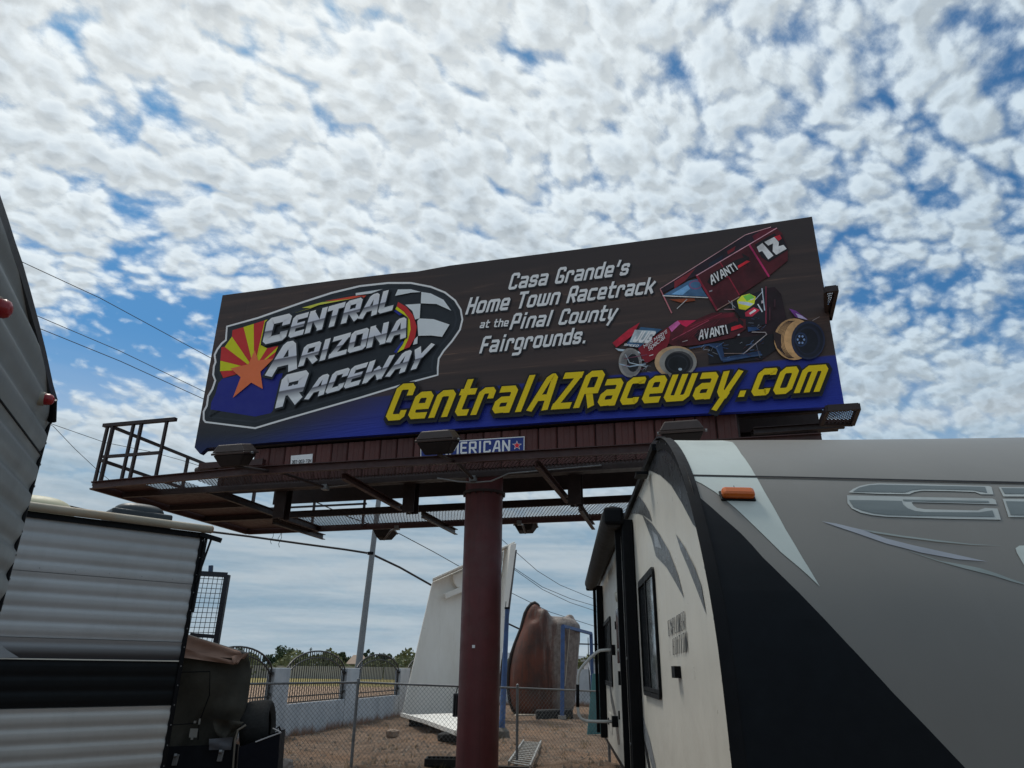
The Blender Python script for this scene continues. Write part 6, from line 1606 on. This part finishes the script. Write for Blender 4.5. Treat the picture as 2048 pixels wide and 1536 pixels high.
# hedge-like scrub in front of the houses
g = MB(); rn = random.Random(77)
for i in range(14000):
    az_ = R(-24 + 33 * rn.random()); D = rn.uniform(108, 150); h_ = (2.5 + 1.3 * math.sin(az_ * 37) * math.sin(az_ * 91 + 1) + .4) * rn.random() ** .6
    p = Vector((math.sin(az_) * D, math.cos(az_) * D, max(.1, h_))); s = rn.uniform(.12, .28)
    u = Vector((rn.gauss(0, 1), rn.gauss(0, .5), rn.gauss(0, 1))).normalized() * s; w = u.cross(Vector((rn.gauss(0, 1), rn.gauss(0, 1), rn.gauss(0, 1)))).normalized() * s
    g.add([p - u, p + w, p + u, p - w], [(0, 1, 2, 3)])
tag(g.build('scrub', mat('olive_scrub', (.115, .125, .055), .9, var=.4, scale=.4), None, fix=False), 'low green scrub growing behind the far pale wall', 'scrub', kind='stuff')
# palms
def palm(px, pytop, D, label, wpx=14):
    b = at_D(px, 1330, D); b.z = 0; H = at_D(px, pytop, D).z; rn = random.Random(px); R_ = wpx / 1530 * D / 2
    t_ = thing('palm_tree', b, label, 'palm tree'); top_ = b + ZV * (H - R_ * .5)
    MB().tube([b, b + ZV * H * .5, top_], [.22, .17, .15], 8).build('trunk', bark, t_)
    g = MB()
    for k in range(22):
        a = k * 2.4; el_ = rn.uniform(-.5, 1.2); prev = top_; d_ = Vector((math.cos(a) * math.cos(el_), math.sin(a) * math.cos(el_), math.sin(el_)))
        side = d_.cross(ZV).normalized() * R_ * .13
        for j in range(3):
            nx = prev + d_ * R_ * .36; d_ = (d_ + Vector((0, 0, -.35))).normalized(); k_ = (1.0, .8, .2)[j]
            g.add([prev - side, prev + side, nx + side * k_, nx - side * k_], [(0, 1, 2, 3)]); prev = nx
    g.build('crown', leaf_mats[1], t_, fix=False)
palm(618.5, 1296, 190, 'lone small palm tree standing above the far roofs', 10); palm(592, 1299, 185, 'short fan palm right of the tallest far tree', 13)
# houses
def house(px0, px1, pyr, D, depth, label, roofc, seed=0, hip=.28):
    a = at_D(px0, 1330, D); b = at_D(px1, 1330, D); H = at_D((px0 + px1) / 2, pyr, D).z; wl = H * .52
    c = (a + b) / 2; c.z = 0; t_ = thing('house', c, label, 'house', 'houses beyond the field')
    X = Vector((b.x - a.x, b.y - a.y, 0)) / 2; Y = Vector((-X.y, X.x, 0)).normalized() * depth / 2; L = X.length
    MB().box(c + ZV * wl / 2 + Y * 0, X * .93, Y * .9, ZV * (wl / 2)).build('wall', mat('house_wall', (.34, .26, .19), .9), t_)
    e = [c - X - Y + ZV * wl, c + X - Y + ZV * wl, c + X + Y + ZV * wl, c - X + Y + ZV * wl]; r0, r1 = c - X * (1 - hip * 2) + ZV * H, c + X * (1 - hip * 2) + ZV * H
    rf = MB(); rf.add(e + [r0, r1, e[0] - ZV * .15, e[1] - ZV * .15, e[2] - ZV * .15, e[3] - ZV * .15], [(0, 1, 5, 4), (1, 2, 5), (2, 3, 4, 5), (3, 0, 4), (0, 6, 7, 1), (1, 7, 8, 2), (2, 8, 9, 3), (3, 9, 6, 0), (9, 8, 7, 6)])
    rf.build('roof', mat('tile_roof', roofc, .85, var=.15, scale=1), t_)
    for k in (-.5, .1, .55):
        w_ = MB().box(c + X * k - Y * .91 + ZV * wl * .55, X.normalized() * .7, Y.normalized() * .04, ZV * .55).build('window', M['glass'], t_)
house(548, 578, 1311, 210, 14, 'tan roofed house far off between the first and second iron arches', (.22, .16, .12))
house(656, 700, 1310, 220, 14, 'brownish roofed house above the second iron arch', (.20, .14, .11), 1)
house(692, 738, 1310, 180, 14, 'tan roofed house directly behind the grey pole', (.26, .19, .14), 2)
house(735, 800, 1316, 215, 14, 'low tan house behind the third iron arch', (.21, .16, .12), 3)
house(790, 832, 1315, 190, 14, 'grey roofed house just left of the white tray', (.14, .14, .14), 4)
# distant range
g = MB(); rows0, rows1, rows2 = [], [], []
for i in range(161):
    az_ = R(-60 + 120 * i / 160); D = 1900; h_ = 14 + 10 * math.sin(az_ * 9 + 1) + 8 * math.sin(az_ * 23) + 18 * math.exp(-((math.degrees(az_) + .3) / 2.0) ** 2) + 12 * math.exp(-((math.degrees(az_) + 8.3) / 2.2) ** 2)
    h_ = max(4, h_)
    rows0.append((math.sin(az_) * (D - 250), math.cos(az_) * (D - 250), -2)); rows1.append((math.sin(az_) * D, math.cos(az_) * D, h_ + 3 * math.sin(i * 2.1))); rows2.append((math.sin(az_) * (D + 300), math.cos(az_) * (D + 300), -2))
g.grid([rows0, rows1, rows2]); tag(g.build('hills', mat('hill_haze_tint', (.17, .19, .22), .95, var=.2, scale=.01), None, smooth=True), kind='structure')  # distance haze painted into the blue-grey hill colour

# ================================================================== small fixings
M['screw'] = mat('zinc_screw', (.16, .165, .17), .45, .4)
scs = None
def screw(parent, p, n, r_=.006):
    o = MB(); o.tube([p, p + n * .003], r_, 7); return o.build('screw', M['screw'], parent)
# screw line along the siding seams of the white trailer and its corner
for i in range(14): screw(cb, b_(-.02, .031, .55 + .18 * i), BN, .007)
for i in range(12): screw(cb, b_(-.25 - .3 * i, .014, z_seam1 + .035), BN, .005)
for i in range(9): screw(ca_, c_(-.004, .017, 1.9 + .11 * i), CN_, .006)
# insert strip and screws along the corner moulding of the big trailer
for i in range(3, 24, 2):
    if i < len(prof):
        s_, z = prof[i]; screw(rv, rp(s_ + .035, .022, z), -RN, .007)
# door hinges and a refrigerator vent on the trailer side
for z in (1.1, 2.2): MB().box(rp(5.13, .03, z), RS * .02, RN * .012, ZV * .05).build('hinge', M['black'], rv)
# bolts at the head of the billboard pole and on the outriggers
fl = MB().tube([(-.45, 11.89, 4.36), (-.45, 11.89, 4.40)], .36, 40).build('head_plate', M['steel_dark'], bb)
for k in range(16):
    a = 2 * math.pi * k / 16; MB().tube([(-.45 + .34 * math.cos(a), 11.89 + .34 * math.sin(a), 4.33), (-.45 + .34 * math.cos(a), 11.89 + .34 * math.sin(a), 4.37)], .014, 6).build('bolt', M['steel_brown'], fl)
# loose wires hanging from the end platform
for u, o_, l in ((-.55, -3.6, .30), (-.40, -3.7, .36), (-.30, -3.5, .26)):
    a = bp(u, o_, PZ - .05); MB().tube([a, a + Vector((.02, 0, -l * .4)), a + Vector((-.03, 0, -l * .8)), a + Vector((.0, 0, -l))], .006, 5).build('hanging_wire', M['wire'], bb)
